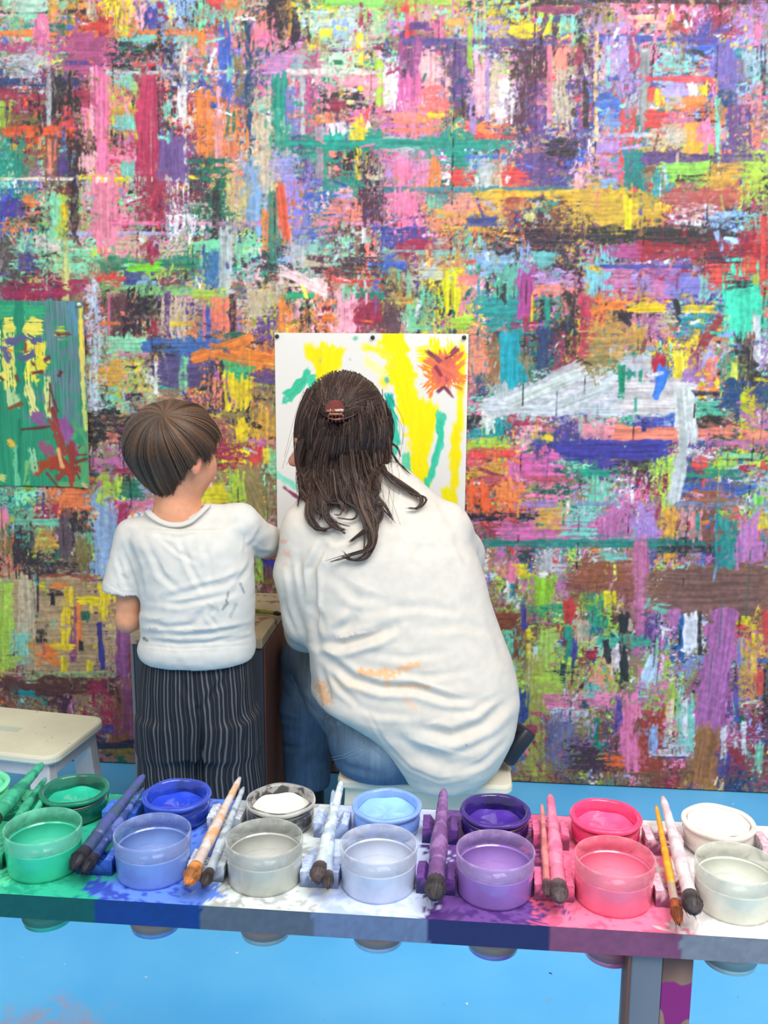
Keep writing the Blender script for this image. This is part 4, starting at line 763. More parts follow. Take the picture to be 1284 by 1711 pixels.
brush((240, 1296), (121, 1452), .0078, (64, 88, 118), (76, 84, 160), (40, 42, 58), 'wide dusty blue brush with black bristles between the green and blue pots', bl=.034)
brush((240, 1318), (139, 1458), .0052, (44, 70, 130), (96, 116, 190), (36, 38, 56), 'slim navy brush lying against the wide dusty blue one', bl=.030)
brush((401, 1300), (313, 1478), .0062, (214, 204, 200), (226, 168, 120), (232, 148, 74), 'cream handled brush with orange bristles left of the grey pot', bl=.034, bulk=1.5)
brush((407, 1316), (341, 1480), .0050, (186, 200, 212), (140, 150, 160), (70, 60, 62), 'pale grey blue brush beside the orange bristled one', bl=.026)
brush((571, 1306), (530, 1472), .0070, (214, 228, 230), (170, 190, 206), (98, 84, 84), 'whitish brush with round brown bristles between grey and pale blue pots, thicker one', bl=.026, bulk=1.5)
brush((557, 1321), (548, 1484), .0048, (196, 214, 232), (150, 170, 200), (90, 78, 82), 'slim pale blue brush with a split black tip under the whitish one', bl=.026)
brush((742, 1320), (726, 1502), .0092, (118, 78, 136), (150, 110, 170), (72, 66, 72), 'thick purple speckled brush with grey bristles left of the lilac pot', bl=.032, bulk=1.3, zt=.034)
brush((920, 1329), (936, 1507), .0078, (240, 140, 172), (226, 110, 150), (112, 92, 98), 'thick pink brush with grey bristles left of the bright pink pot', bl=.030, bulk=1.35)
brush((906, 1344), (915, 1496), .0040, (226, 140, 140), (190, 110, 110), (120, 84, 90), 'thin rose brush lying against the thick pink one', bl=.024)
brush((1097, 1346), (1135, 1543), .0042, (228, 160, 40), (236, 180, 60), (170, 84, 40), 'slim brush with yellow handle and pointed rust bristles', ferr=(214, 206, 200), bl=.036, bulk=1.5)
brush((1108, 1332), (1162, 1526), .0072, (228, 222, 226), (214, 190, 200), (84, 76, 78), 'white caked brush with dark grey bristles left of the milky white pot', bl=.030, bulk=1.5, ze=.030, zt=.036)
pa = at(429, 1008, 2.22); pb = at(463, 1021, 2.20); pa = Vector((pa.x-.06, 2.24, .546)); pb = Vector((pb.x+.012, 2.185, .548))
brush(None, None, .0042, (150, 150, 50), (110, 110, 40), (60, 52, 46), 'olive handled brush left on the wooden top of the grey cabinet', bl=.02, group=None, pt=pa, pe=pb)
# ---------------------------------------------------------------- smooth bodies: distance field + surface nets
class SDF:
    def __init__(s, lo, hi, h):
        s.lo = np.array(lo, float); s.h = h; s.n = np.ceil((np.array(hi)-s.lo)/h).astype(int)+1
        s.d = np.full(tuple(s.n), .5, np.float32)
        s.ax = [s.lo[i]+h*np.arange(s.n[i]) for i in range(3)]
    def _sl(s, lo, hi):
        a = np.maximum(((np.array(lo)-s.lo)/s.h).astype(int), 0); b = np.minimum(((np.array(hi)-s.lo)/s.h).astype(int)+2, s.n)
        if (b <= a).any(): return None
        sl = tuple(slice(a[i], b[i]) for i in range(3))
        g = np.meshgrid(*[s.ax[i][sl[i]] for i in range(3)], indexing='ij'); return sl, g
    def put(s, sl, e, k, sub=False):
        d = s.d[sl]
        if sub:
            e = -e; hh = np.clip(.5-.5*(d-e)/max(k, 1e-6), 0, 1); s.d[sl] = d*(1-hh)+e*hh+k*hh*(1-hh); return
        hh = np.clip(.5+.5*(d-e)/max(k, 1e-6), 0, 1); s.d[sl] = d*(1-hh)+e*hh-k*hh*(1-hh)
    def cap(s, A, B, ra, rb=None, k=.01, sub=False, flat=None):
        """tapered limb from A to B; flat=(axis vector, factor) squashes it along an axis"""
        rb = ra if rb is None else rb; A = np.array(A, float); B = np.array(B, float); R = max(ra, rb)+k*2+.012
        q = s._sl(np.minimum(A, B)-R, np.maximum(A, B)+R)
        if q is None: return
        sl, (X, Y, Z) = q; D = B-A; L2 = max(D@D, 1e-9)
        px, py, pz = X-A[0], Y-A[1], Z-A[2]; t = np.clip((px*D[0]+py*D[1]+pz*D[2])/L2, 0, 1)
        rx, ry, rz = px-D[0]*t, py-D[1]*t, pz-D[2]*t
        if flat is not None:
            ax, f = np.array(flat[0], float), flat[1]; ax /= np.linalg.norm(ax); m = rx*ax[0]+ry*ax[1]+rz*ax[2]; rx, ry, rz = rx+ax[0]*m*(1/f-1), ry+ax[1]*m*(1/f-1), rz+ax[2]*m*(1/f-1)
        e = np.sqrt(rx*rx+ry*ry+rz*rz)-(ra+(rb-ra)*t); s.put(sl, e.astype(np.float32), k, sub)
    def path(s, pts, k=.01, **kw):
        for (A, ra), (B, rb) in zip(pts[:-1], pts[1:]): s.cap(A, B, ra, rb, k=k, **kw)
    def ell(s, c, r, M=None, k=.01, sub=False):
        c = np.array(c, float); r = np.array(r, float); R = r.max()+k*2+.012
        q = s._sl(c-R, c+R)
        if q is None: return
        sl, (X, Y, Z) = q; P = np.stack([X-c[0], Y-c[1], Z-c[2]], -1)
        if M is not None: P = P @ np.array(M)
        n = np.sqrt(((P/r)**2).sum(-1)); g = np.sqrt(((P/(r*r))**2).sum(-1)); e = np.where(g > 1e-9, n*(n-1)/np.maximum(g, 1e-9), -r.min())
        s.put(sl, e.astype(np.float32), k, sub)
    def stack(s, rows, k=.01, p=2.2, lean=None):
        """rows: (z, cx, cy, a, b) superellipse slices, low to high"""
        rows = np.array(rows, float); rows = rows[np.argsort(rows[:, 0])]; z0, z1 = rows[0, 0], rows[-1, 0]; mx = rows[:, 3].max()+.03; my = rows[:, 4].max()+.03
        q = s._sl((rows[:, 1].min()-mx, rows[:, 2].min()-my, z0-.03), (rows[:, 1].max()+mx, rows[:, 2].max()+my, z1+.03))
        sl, (X, Y, Z) = q; zz = s.ax[2][sl[2]]
        I = [np.interp(zz, rows[:, 0], rows[:, j])[None, None, :] for j in range(1, 5)]
        # smooth the row table
        u, v = (X-I[0])/I[2], (Y-I[1])/I[3]; n = (np.abs(u)**p+np.abs(v)**p)**(1/p)
        e = (n-1)*np.minimum(I[2], I[3])*np.clip(n, .5, 1)
        cap_ = np.maximum(z0-Z, Z-z1); e = np.where(cap_ > 0, np.sqrt(np.maximum(e, 0)**2+cap_**2), np.maximum(e, cap_)); s.put(sl, e.astype(np.float32), k)
    def mesh(s):
        d = s.d; n = s.n; ins = d < 0
        # active cells
        c = [ins[i:n[0]-1+i, j:n[1]-1+j, k:n[2]-1+k] for i in (0, 1) for j in (0, 1) for k in (0, 1)]
        cnt = sum(x.astype(np.int8) for x in c); act = (cnt > 0) & (cnt < 8); idx = np.full(act.shape, -1, np.int64); ci = np.argwhere(act); idx[act] = np.arange(len(ci))
        acc = np.zeros((len(ci), 3)); w = np.zeros(len(ci))
        cor = [(i, j, k) for i in (0, 1) for j in (0, 1) for k in (0, 1)]
        V = {q: d[ci[:, 0]+q[0], ci[:, 1]+q[1], ci[:, 2]+q[2]] for q in cor}
        for a_ in cor:
            for ax in range(3):
                if a_[ax]: continue
                b_ = list(a_); b_[ax] = 1; b_ = tuple(b_); va, vb = V[a_], V[b_]; m = (va < 0) != (vb < 0)
                t = np.where(m, va/np.where(va == vb, 1, va-vb), 0); p = np.zeros((len(ci), 3)); p[:] = a_; p[:, ax] = t
                acc += p*m[:, None]; w += m
        vs = s.lo+s.h*(ci+acc/np.maximum(w, 1)[:, None]); F_ = []
        for ax in range(3):
            sh = [slice(None)]*3; A = [slice(0, n[i]) for i in range(3)]; A[ax] = slice(0, n[ax]-1); B = list(A); B[ax] = slice(1, n[ax])
            cr = np.argwhere(ins[tuple(A)] != ins[tuple(B)]); o1, o2 = [(1, 2), (2, 0), (0, 1)][ax]
            ok = (cr[:, o1] > 0) & (cr[:, o2] > 0) & (cr[:, o1] < n[o1]-1) & (cr[:, o2] < n[o2]-1); cr = cr[ok]
            fl = ins[tuple(A)][tuple(cr.T)]
            q = []
            for (u, v) in ((-1, -1), (0, -1), (0, 0), (-1, 0)):
                z = cr.copy(); z[:, o1] += u; z[:, o2] += v; q.append(idx[tuple(z.T)])
            q = np.stack(q, 1); q[~fl] = q[~fl][:, ::-1]; F_.append(q)
        return vs, np.concatenate(F_)
def mesh_np(name, vs, fs):
    me = bpy.data.meshes.new(name); n = fs.shape[1]
    me.vertices.add(len(vs)); me.vertices.foreach_set('co', vs.astype(np.float32).ravel())
    me.loops.add(fs.size); me.loops.foreach_set('vertex_index', fs.astype(np.int32).ravel())
    me.polygons.add(len(fs)); me.polygons.foreach_set('loop_start', np.arange(0, fs.size, n, dtype=np.int32)); me.polygons.foreach_set('loop_total', np.full(len(fs), n, np.int32))
    me.update(calc_edges=True); me.validate(); me.shade_smooth(); return me
def relax(vs, fs, it=2, lam=.5):
    e = np.concatenate([fs[:, [0, 1]], fs[:, [1, 2]], fs[:, [2, 3]], fs[:, [3, 0]]]); n = len(vs)
    for k in range(it):
        for l in (lam, -lam*1.04):
            acc = np.zeros_like(vs); c = np.zeros(n)
            for a_, b_ in ((0, 1), (1, 0)):
                for j in range(3): acc[:, j] += np.bincount(e[:, a_], vs[e[:, b_], j], n)
                c += np.bincount(e[:, a_], minlength=n)
            vs = vs+l*(acc/c[:, None]-vs)
    return vs
def normals(vs, fs):
    a_, b_, c_, d_ = (vs[fs[:, i]] for i in range(4)); fn = np.cross(c_-a_, d_-b_); N = np.zeros_like(vs)
    for i in range(4):
        for j in range(3): N[:, j] += np.bincount(fs[:, i], fn[:, j], len(vs))
    return N/np.maximum(np.linalg.norm(N, axis=1), 1e-12)[:, None]
def to_px(vs):
    q = (vs-np.array([0, 0, CAMH])) @ CMN; return np.stack([CX-F*q[:, 0]/q[:, 2], CY+F*q[:, 1]/q[:, 2]], 1)
def seg_dist(P2, pts):
    """distance of 2-D points to a polyline and the fraction along it"""
    best = np.full(len(P2), 1e9); tt = np.zeros(len(P2)); n = len(pts)-1
    for i in range(n):
        A = np.array(pts[i], float); D = np.array(pts[i+1], float)-A; t = np.clip(((P2-A)@D)/max(D@D, 1e-9), 0, 1); q = np.linalg.norm(P2-A-D*t[:, None], axis=1)
        m = q < best; best[m] = q[m]; tt[m] = (i+t[m])/n
    return best, tt
def folds(vs, fs, lst, back=True):
    """cloth folds: each is a line over the cloth with width and depth, pressed in along the normal"""
    N = normals(vs, fs); px = to_px(vs); face = smooth(-N[:, 1], .0, .35) if back else np.ones(len(vs)); off = np.zeros(len(vs))
    for f in lst:
        pts, w, amp = f[0], f[1], f[2]
        d_, t = seg_dist(px, pts); fade = np.sin(np.clip(t, .02, .98)*PI)**.5
        # signed side
        A = np.array(pts[0], float); B = np.array(pts[-1], float); nrm = np.array([-(B-A)[1], (B-A)[0]]); nrm /= np.linalg.norm(nrm); sd = ((px-A)@nrm > ((B-A)@nrm)/2)*2-1
        if len(f) > 3: sd = sd*f[3]
        off += fade*amp*(-np.exp(-(d_/w)**2)+.55*np.exp(-((d_-1.7*w)/(w*.9))**2)*(1+.5*sd))
    return vs+N*(off*face)[:, None]
def smooth_rows(rows, n=40):
    rows = np.array(sorted(rows), float); z = rows[:, 0]; zz = np.linspace(z[0], z[-1], n); out = [zz]
    for j in range(1, rows.shape[1]):
        # monotone-ish cubic through the rows
        y = rows[:, j]; m = np.gradient(y, z); i = np.clip(np.searchsorted(z, zz)-1, 0, len(z)-2); h = z[i+1]-z[i]; t = (zz-z[i])/h
        out.append((2*t**3-3*t**2+1)*y[i]+(t**3-2*t**2+t)*h*m[i]+(-2*t**3+3*t**2)*y[i+1]+(t**3-t**2)*h*m[i+1])
    return np.stack(out, 1)
def px_rows(lst, b_scale=None):
    """(py, left px, right px, centre depth y, half depth b) -> stack rows"""
    out = []
    for py, l, r, y, b in lst:
        p = at(l, py, y); q = at(r, py, y); out.append(((p.z+q.z)/2, (p.x+q.x)/2, y, (q.x-p.x)/2, b))
    return smooth_rows(out, 60)
def strands(name, paths, rads, cols, parent, m, n=3, close=True):
    """many thin tapering tubes as one mesh: paths (S, K, 3), rads (S, K), cols (S, 3) sRGB 0..1"""
    S, K, _ = paths.shape; T = np.gradient(paths, axis=1); T /= np.maximum(np.linalg.norm(T, axis=2, keepdims=True), 1e-9)
    up = np.array([.31, -.9, .3]); A = np.cross(T, up); A /= np.maximum(np.linalg.norm(A, axis=2, keepdims=True), 1e-9); B = np.cross(T, A)
    ang = 2*PI*np.arange(n)/n
    V = paths[:, :, None, :]+rads[:, :, None, None]*(A[:, :, None, :]*np.cos(ang)[None, None, :, None]+B[:, :, None, :]*np.sin(ang)[None, None, :, None])
    idx = np.arange(S*K*n).reshape(S, K, n); a_ = idx[:, :-1, :]; b_ = np.roll(a_, -1, 2); d_ = idx[:, 1:, :]; c_ = np.roll(d_, -1, 2)
    fs = np.stack([a_, b_, c_, d_], -1).reshape(-1, 4); me = mesh_np(name, V.reshape(-1, 3), fs)
    cc = np.repeat(cols, K*n, axis=0); set_col(me, np.clip(cc, 0, 1)); return link_mesh(name, me, m, parent)
def hand(f, wrist, fdir, pnrm, L, side, curl=.6, k=.004, spread=.12):
    """palm, four bent fingers of different length and a thumb leaving the side of the palm. L: hand length"""
    fd = np.array(fdir, float); fd /= np.linalg.norm(fd); pn = np.array(pnrm, float); pn -= fd*(pn@fd); pn /= np.linalg.norm(pn); sd = np.cross(fd, pn)*side
    w = L*.21; P0 = np.array(wrist, float); r = L*.052
    for j, o in enumerate((-.75, -.25, .25, .75)):
        f.cap(P0+sd*w*o*.7, P0+fd*L*.45+sd*w*o, L*.075, L*.07, k=.006, flat=(pn, .72))
    for j, (o, ln) in enumerate(((-.82, .80), (-.28, .95), (.28, 1.0), (.82, .88))):
        b = P0+fd*L*.47+sd*w*o; d0 = fd+sd*spread*o; ang = 0; p = b; seg = L*.5*ln; rr = r*(1.08 if j else .92)
        for q, (fr, cu) in enumerate(((.44, curl*.6), (.32, curl*.9), (.24, curl*.7))):
            ang += cu; dd = d0*math.cos(ang)+pn*math.sin(ang); dd /= np.linalg.norm(dd); e = p+dd*seg*fr; f.cap(p, e, rr, rr*.9, k=.0025); p = e; rr *= .9
    b = P0+fd*L*.12-sd*w*.0+sd*w*1.15*1; d1 = fd*.6+sd*.75+pn*.25; d1 /= np.linalg.norm(d1); m = b+d1*L*.22; f.cap(P0+fd*L*.1+sd*w*.6, m, r*1.5, r*1.15, k=.005); d2 = fd*.85+sd*.2+pn*.45; d2 /= np.linalg.norm(d2); f.cap(m, m+d2*L*.17, r*1.15, r*.9, k=.003)
def head_mat(fwd, up=(0, 0, 1)):
    """columns: right, forward, up of the head"""
    f_ = Vector(fwd).normalized(); r = f_.cross(Vector(up)).normalized(); u = r.cross(f_); return np.array([[r.x, f_.x, u.x], [r.y, f_.y, u.y], [r.z, f_.z, u.z]])
def face_head(f, c, M, s, child=False):
    """head: skull, jaw, cheeks, nose, lips, brow, sockets, ears. s: skull half width"""
    c = np.array(c, float); P = lambda x, y, z: c+M@np.array([x, y, z])*s
    f.ell(P(0, -.08, .22), (s*1.0, s*1.22, s*1.08), M, k=.012)
    f.ell(P(0, .30, -.55), (s*.74, s*.82, s*.85), M, k=.02)
    f.ell(P(0, .72, -1.02), (s*.34, s*.28, s*.24), M, k=.022)               # chin
    for q in (-1, 1):
        f.ell(P(q*.46, .72, -.38), (s*.36, s*.34, s*(.44 if child else .34)), M, k=.022)   # cheek
        f.ell(P(q*.38, 1.10, -.02), (s*.24, s*.16, s*.15), M, k=.012, sub=True)             # socket
        f.ell(P(q*.38, 1.06, .26), (s*.30, s*.12, s*.09), M, k=.016)                      # brow
        f.ell(P(q*.37, .97, -.03), (s*.175, s*.15, s*.135), M, k=.003)                     # lid over the eyeball
        ec = P(q*1.02, -.06, -.16)                                                          # ear
        f.ell(ec, (s*.10, s*.22, s*.34), M, k=.006); f.ell(P(q*1.10, -.03, -.14), (s*.055, s*.12, s*.20), M, k=.004, sub=True); f.ell(P(q*1.0, -.02, -.44), (s*.08, s*.11, s*.12), M, k=.006)
    nz = .9 if child else 1.
    f.cap(P(0, 1.08, .05), P(0, 1.30*(.97 if child else 1.02), -.30), s*.09, s*.13*nz, k=.010); f.ell(P(0, 1.30, -.33), (s*.15, s*.14, s*.12), M, k=.006)
    for q in (-1, 1): f.ell(P(q*.15, 1.18, -.36), (s*.10, s*.13, s*.09), M, k=.006)
    f.ell(P(0, 1.05, -.60), (s*.30, s*.16, s*.075), M, k=.006); f.ell(P(0, 1.04, -.73), (s*.25, s*.16, s*.085), M, k=.006); f.ell(P(0, 1.24, -.66), (s*.30, s*.05, s*.018), M, k=.004, sub=True)
    return P
def color_head(vs, col, P, M, s, c, lip, blush):
    q = (vs-np.array(c)) @ M/s; out = col.copy()
    lipm = np.exp(-((q[:, 0]/.30)**4+((q[:, 2]+.665)/.13)**4))*(q[:, 1] > .95); out = out*(1-lipm[:, None])+np.array(lip)*lipm[:, None]
    for sx in (-1, 1):
        ch = .5*np.exp(-(((q[:, 0]-sx*.5)/.32)**2+((q[:, 2]+.4)/.3)**2))*(q[:, 1] > .5); out = out*(1-ch[:, None])+np.array(blush)*ch[:, None]
        er = .45*np.exp(-(((q[:, 0]-sx*1.05)/.18)**2+((q[:, 2]+.2)/.4)**2+((q[:, 1]+.05)/.3)**2)); out = out*(1-er[:, None])+np.array(blush)*er[:, None]
        br = np.exp(-(((q[:, 0]-sx*.40)/.24)**4+((q[:, 2]-.27+abs(.1)*0)/.045)**4))*(q[:, 1] > .9)*.8; out = out*(1-br[:, None])+np.array((.25, .18, .14))*br[:, None]
    return out
def eyes(P, M, s, parent, iris=(70, 46, 30)):
    mw = mat('eye_white', (236, 232, 228), .15); mi = mat('eye_iris', iris, .1)
    for q in (-1, 1):
        p = P(q*.37, 1.03, -.03); bm = bmesh.new(); bmesh.ops.create_uvsphere(bm, u_segments=20, v_segments=14, radius=s*.105); 
        for v in bm.verts: v.co += Vector(p)
        e = obj('eye', bm, mw, parent, smooth=True)
        p2 = P(q*.37, 1.03+.088, -.04); bm = bmesh.new(); bmesh.ops.create_uvsphere(bm, u_segments=16, v_segments=10, radius=s*.045, matrix=Matrix.Translation(p2)); obj('iris', bm, mi, e, smooth=True)
# ---------------------------------------------------------------- the boy (standing, back to us, head turned right)
A_ = lambda px, py, y: np.array(at(px, py, y))
SKIN = np.array((222, 158, 124))/255.
m_skin = attr_mat('skin', rough=.5, bump=.08, bscale=400, sss=.25, spec=.35)
boy = thing('person', 'small boy in white t-shirt and dark pinstriped trousers standing with his back turned', 'person', (0, 0, 0))
def boy_body():
    yb = 1.885; hd = A_(292, 757, 1.895); f = SDF((-.62, 1.70, -.01), (-.02, 2.36, 1.13), .0036)
    M = head_mat((.64, .76, -.08)); s = .0690; P = face_head(f, hd, M, s, True)
    neck = A_(296, 862, 1.895); f.cap(hd+np.array([.0, .004, -.03]), neck, .042, .040, k=.022)
    ls = A_(222, 898, 1.90); rs = A_(404, 878, 1.90); ch = A_(318, 930, 1.90); pel = A_(328, 1125, 1.90)
    f.cap(neck, ch, .046, .06, k=.02); f.cap(ls+np.array([.02, 0, 0]), rs-np.array([.02, 0, 0]), .036, .036, k=.03); f.cap(ch, A_(325, 1030, 1.90), .078, .076, k=.03, flat=((0, 1, 0), .78)); f.cap(A_(325, 1030, 1.9), pel, .078, .084, k=.03, flat=((0, 1, 0), .82))
    # left arm: down and bent forward at the elbow
    el = A_(214, 1036, 1.885); wr = el+np.array([.035, .120, -.010]); f.path([(ls, .033), (el, .0235)], k=.012); f.path([(el, .0265), (el*.5+wr*.5, .024), (wr, .0175)], k=.006)
    hand(f, wr, (.35, .9, .05), (.6, -.1, -.7), .118, 1, .5)
    # right arm: reaching forward to the paper
    er = A_(447, 912, 2.03); wr2 = A_(462, 922, 2.150); f.path([(rs, .035), (er, .028)], k=.014); f.path([(er, .028), (wr2, .018)], k=.008)
    hand(f, wr2, (.12, .95, .25), (-.5, .2, -.8), .118, -1, .75)
    for q, (fx) in ((-1, -.476), (1, -.352)):
        hp = pel+np.array([q*.048, 0, -.03]); kn = np.array([fx+.005, 1.885, .27]); an = np.array([fx, 1.90, .055]); f.path([(hp, .050), (kn, .034)], k=.02); f.path([(kn, .041), (kn*.55+an*.45+np.array([0, -.008, 0]), .040), (an, .024)], k=.01)
        f.cap(an+np.array([0, -.02, -.022]), an+np.array([q*.006, .075, -.030]), .026, .023, k=.015, flat=((0, 0, 1), .8))
        for t in range(5): f.cap(an+np.array([q*(.006+(t-2)*.0095*-1), .085, -.036]), an+np.array([q*(.007+(t-2)*.010*-1), .112-abs(t-1)*.004*0-t*.004, -.040]), .0085 if t == 0 else .0068, .006, k=.004)
    vs, fs = f.mesh(); vs = relax(vs, fs, 2); col = np.tile(SKIN, (len(vs), 1)); n = ISOC[(vs[:, 2]*1800).astype(int) % 1024, (vs[:, 0]*1800).astype(int) % 1024]-.5; col = col*(1+.06*n[:, None])
    col = color_head(vs, col, P, M, s, hd, (.80, .45, .42), (.90, .52, .44)); me = mesh_np('body', vs, fs); set_col(me, np.clip(col, 0, 1)); link_mesh('body', me, m_skin, boy); eyes(P, M, s, boy)
    return hd, M, s
BH, BM_, BS = boy_body()
# t-shirt
def shirt_col(vs, base, spots, seed=0):
    n = ISOC[(vs[:, 2]*1500+seed).astype(int) % 1024, (vs[:, 0]*1500).astype(int) % 1024]-.5; c = np.tile(np.array(base)/255., (len(vs), 1))*(1+.03*n[:, None]); px = to_px(vs)
    fr = normals_front(vs)
    for x0, y0, x1, y1, w, cc, al in spots:
        d_, t = seg_dist(px, [(x0, y0), (x1, y1)]); nn = ISO[(px[:, 1]*3).astype(int) % 1024, (px[:, 0]*3).astype(int) % 1024]-.5
        m = smooth(-(d_-w/2+nn*w*.5), -w*.3, w*.3)*al; m = m*(vs[:, 1] < np.median(vs[:, 1])+.02); c = c*(1-m[:, None])+np.array(cc)/255.*m[:, None]
    return np.clip(c, 0, 1)
def normals_front(vs): return None
def boy_shirt():
    f = SDF((-.64, 1.72, .52), (-.10, 2.12, .93), .0030)
    rows = px_rows([(1094, 240, 424, 1.90, .098), (1086, 235, 426, 1.90, .104), (1070, 234, 426, 1.90, .107), (1052, 238, 424, 1.90, .100), (1030, 236, 425, 1.90, .105), (1000, 238, 425, 1.90, .104), (960, 232, 424, 1.90, .100), (920, 222, 422, 1.90, .094), (895, 214, 420, 1.90, .086), (875, 220, 415, 1.90, .070)])
    f.stack(rows, k=.01, p=2.4)
    ls = A_(222, 896, 1.895); rs = A_(402, 874, 1.895); nk = A_(290, 868, 1.895)
    f.cap(ls+np.array([.02, 0, .002]), nk+np.array([-.005, 0, -.010]), .034, .043, k=.02); f.cap(rs+np.array([-.01, 0, 0]), nk+np.array([.012, 0, -.006]), .036, .043, k=.02)
    f.cap(ls, A_(205, 985, 1.885), .036, .041, k=.014); f.cap(A_(205, 985, 1.885), A_(204, 992, 1.886), .041, .041, k=.004)
    f.cap(rs, A_(436, 902, 1.975), .040, .036, k=.016); f.cap(A_(436, 902, 1.975), A_(449, 905, 2.045), .036, .037, k=.01)
    # neck opening and sleeve mouths
    f.ell(nk+np.array([.005, .006, .031]), (.064, .054, .036), k=.004, sub=True)
    f.cap(A_(203, 1012, 1.886), A_(200, 1050, 1.888), .052, .06, k=.002, sub=True)
    vs, fs = f.mesh(); vs = relax(vs, fs, 2)
    L = [([(252, 890), (300, 900), (345, 888)], 4, .0022), ([(300, 900), (320, 950), (338, 985)], 5, .0035), ([(245, 900), (270, 960), (300, 985)], 6, .0028), ([(262, 893), (300, 925), (330, 940)], 4, .002),
         ([(420, 950), (380, 975), (330, 985), (270, 1002)], 6, .0040), ([(250, 1005), (300, 1010), (350, 1000), (400, 990)], 5, .0024), ([(238, 1040), (280, 1050), (320, 1046), (345, 1020)], 6, .0055, -1), ([(240, 1058), (300, 1062), (350, 1060), (424, 1046)], 5, .0050, -1),
         ([(250, 1070), (300, 1076), (380, 1072), (424, 1062)], 4, .0035, -1), ([(350, 1072), (390, 1062), (424, 1052)], 4, .003), ([(425, 930), (410, 960), (390, 985)], 5, .003), ([(404, 862), (412, 890), (408, 925)], 3, .0018), ([(214, 905), (232, 950), (240, 995)], 4, .0035), ([(440, 880), (425, 905), (412, 915)], 4, .0025), ([(460, 925), (435, 925), (420, 915)], 4, .0028),
         ([(196, 930), (205, 960), (214, 985)], 4, .002), ([(210, 930), (222, 965), (232, 985)], 4, .002), ([(360, 1010), (350, 1030), (365, 1050)], 4, .0025), ([(240, 855), (290, 872), (345, 850)], 2.2, .0018), ([(237, 1078), (300, 1084), (424, 1078)], 2, .0014), ([(335, 890), (350, 940), (352, 975)], 5, .002), ([(178, 975), (205, 990), (236, 990)], 2, .001)]
    vs = folds(vs, fs, [(l[0], l[1], l[2]*.8)+tuple(l[3:]) for l in L]); N = normals(vs, fs); n = ISOC[(vs[:, 2]*900).astype(int) % 1024, (vs[:, 0]*900).astype(int) % 1024]-.5; vs = vs+N*(n*.0014)[:, None]; vs = relax(vs, fs, 1)
    me = mesh_np('t_shirt', vs, fs)
    sp = [(382, 990, 378, 1004, 4, (110, 116, 124), .6), (402, 975, 408, 990, 4, (120, 122, 130), .6), (350, 1012, 362, 1018, 8, (150, 156, 162), .5), (372, 1018, 380, 1008, 4, (110, 116, 120), .6), (395, 1010, 385, 1030, 5, (150, 155, 165), .5), (240, 1066, 245, 1070, 4, (110, 106, 96), .8), (250, 1050, 262, 1052, 3, (140, 130, 120), .5), (188, 1000, 206, 1004, 4, (226, 170, 186), .5), (205, 960, 215, 966, 5, (170, 172, 170), .4), (196, 975, 200, 982, 4, (160, 164, 160), .4), (228, 1010, 236, 1018, 6, (190, 170, 150), .4)]
    set_col(me, shirt_col(vs, (218, 216, 210), sp)); o = link_mesh('t_shirt', me, attr_mat('cotton_white', rough=.85, bump=.25, bscale=900, spec=.2), boy)
    # ribbed collar
    from mathutils.bvhtree import BVHTree
    bvs = BVHTree.FromPolygons([tuple(v) for v in vs], [tuple(q) for q in fs]); bm = bmesh.new(); pts = []
    cl_ = [(246, 853), (254, 862), (268, 871), (285, 877), (303, 877), (319, 871), (334, 858), (350, 842)]; tt_ = np.linspace(0, 7, 30)
    for t in tt_:
        x_, y_ = np.interp(t, range(8), [q[0] for q in cl_]), np.interp(t, range(8), [q[1] for q in cl_]); d0 = Vector(ray(x_, y_)).normalized(); h0 = bvs.ray_cast(Vector((0, 0, CAMH)), d0)
        yy = 1.895-.052*math.sqrt(max(0, 1-((x_-298)/56)**2)); pts.append(at(x_, y_, yy))
    e0, e1 = pts[0].copy(), pts[-1].copy()
    for t in np.linspace(0, 1, 16)[1:-1]:
        p_ = e1.lerp(e0, t); p_.y += .058*math.sin(t*PI); p_.z -= .018*math.sin(t*PI); pts.append(p_)
    pts.append(e0)
    pts = [Vector(sum(((pts[(i+j) % (len(pts)-1)]) for j in (-1, 0, 1)), Vector((0, 0, 0)))/3) for i in range(len(pts)-1)]; pts.append(pts[0])
    tube(bm, pts, .0070, 10, flat=.5, caps=False); obj('collar', bm, mat('cotton_collar', (214, 212, 206), .9, bump=.4, bscale=500, spec=.15), boy, smooth=True)
boy_shirt()
def trousers(name, rows_l, rows_r, top_rows, parent, h, lo, hi, mater, colf=None, fl=(), extra=None):
    f = SDF(lo, hi, h)
    for r in (rows_l, rows_r):
        if r is not None: f.stack(r, k=.012, p=2.3)
    if top_rows is not None: f.stack(top_rows, k=.025, p=2.4)
    if extra: extra(f)
    vs, fs = f.mesh(); vs = relax(vs, fs, 2); vs = folds(vs, fs, fl); vs = relax(vs, fs, 1); me = mesh_np(name, vs, fs)
    if colf is not None: set_col(me, colf(vs))
    if name == 'trousers':
        rr = .118*np.arctan2((vs[:, 0]+.413)/.118, -(vs[:, 1]-1.905)/.092); t_ = me.attributes.new('round', 'FLOAT', 'POINT'); t_.data.foreach_set('value', rr.astype(np.float32))
    return link_mesh(name, me, mater, parent)
def pinstripe_col(vs):
    x = vs[:, 0]; z = vs[:, 2]; lobe = np.where(x > -.412, 1, -1); cx = np.where(lobe > 0, -.352, -.476)
    ang = np.arctan2(vs[:, 1]-1.90, (x-np.where(z < .50, cx, -.413))*1.0); base = np.tile(np.array((58, 64, 74))/255., (len(vs), 1)); return base
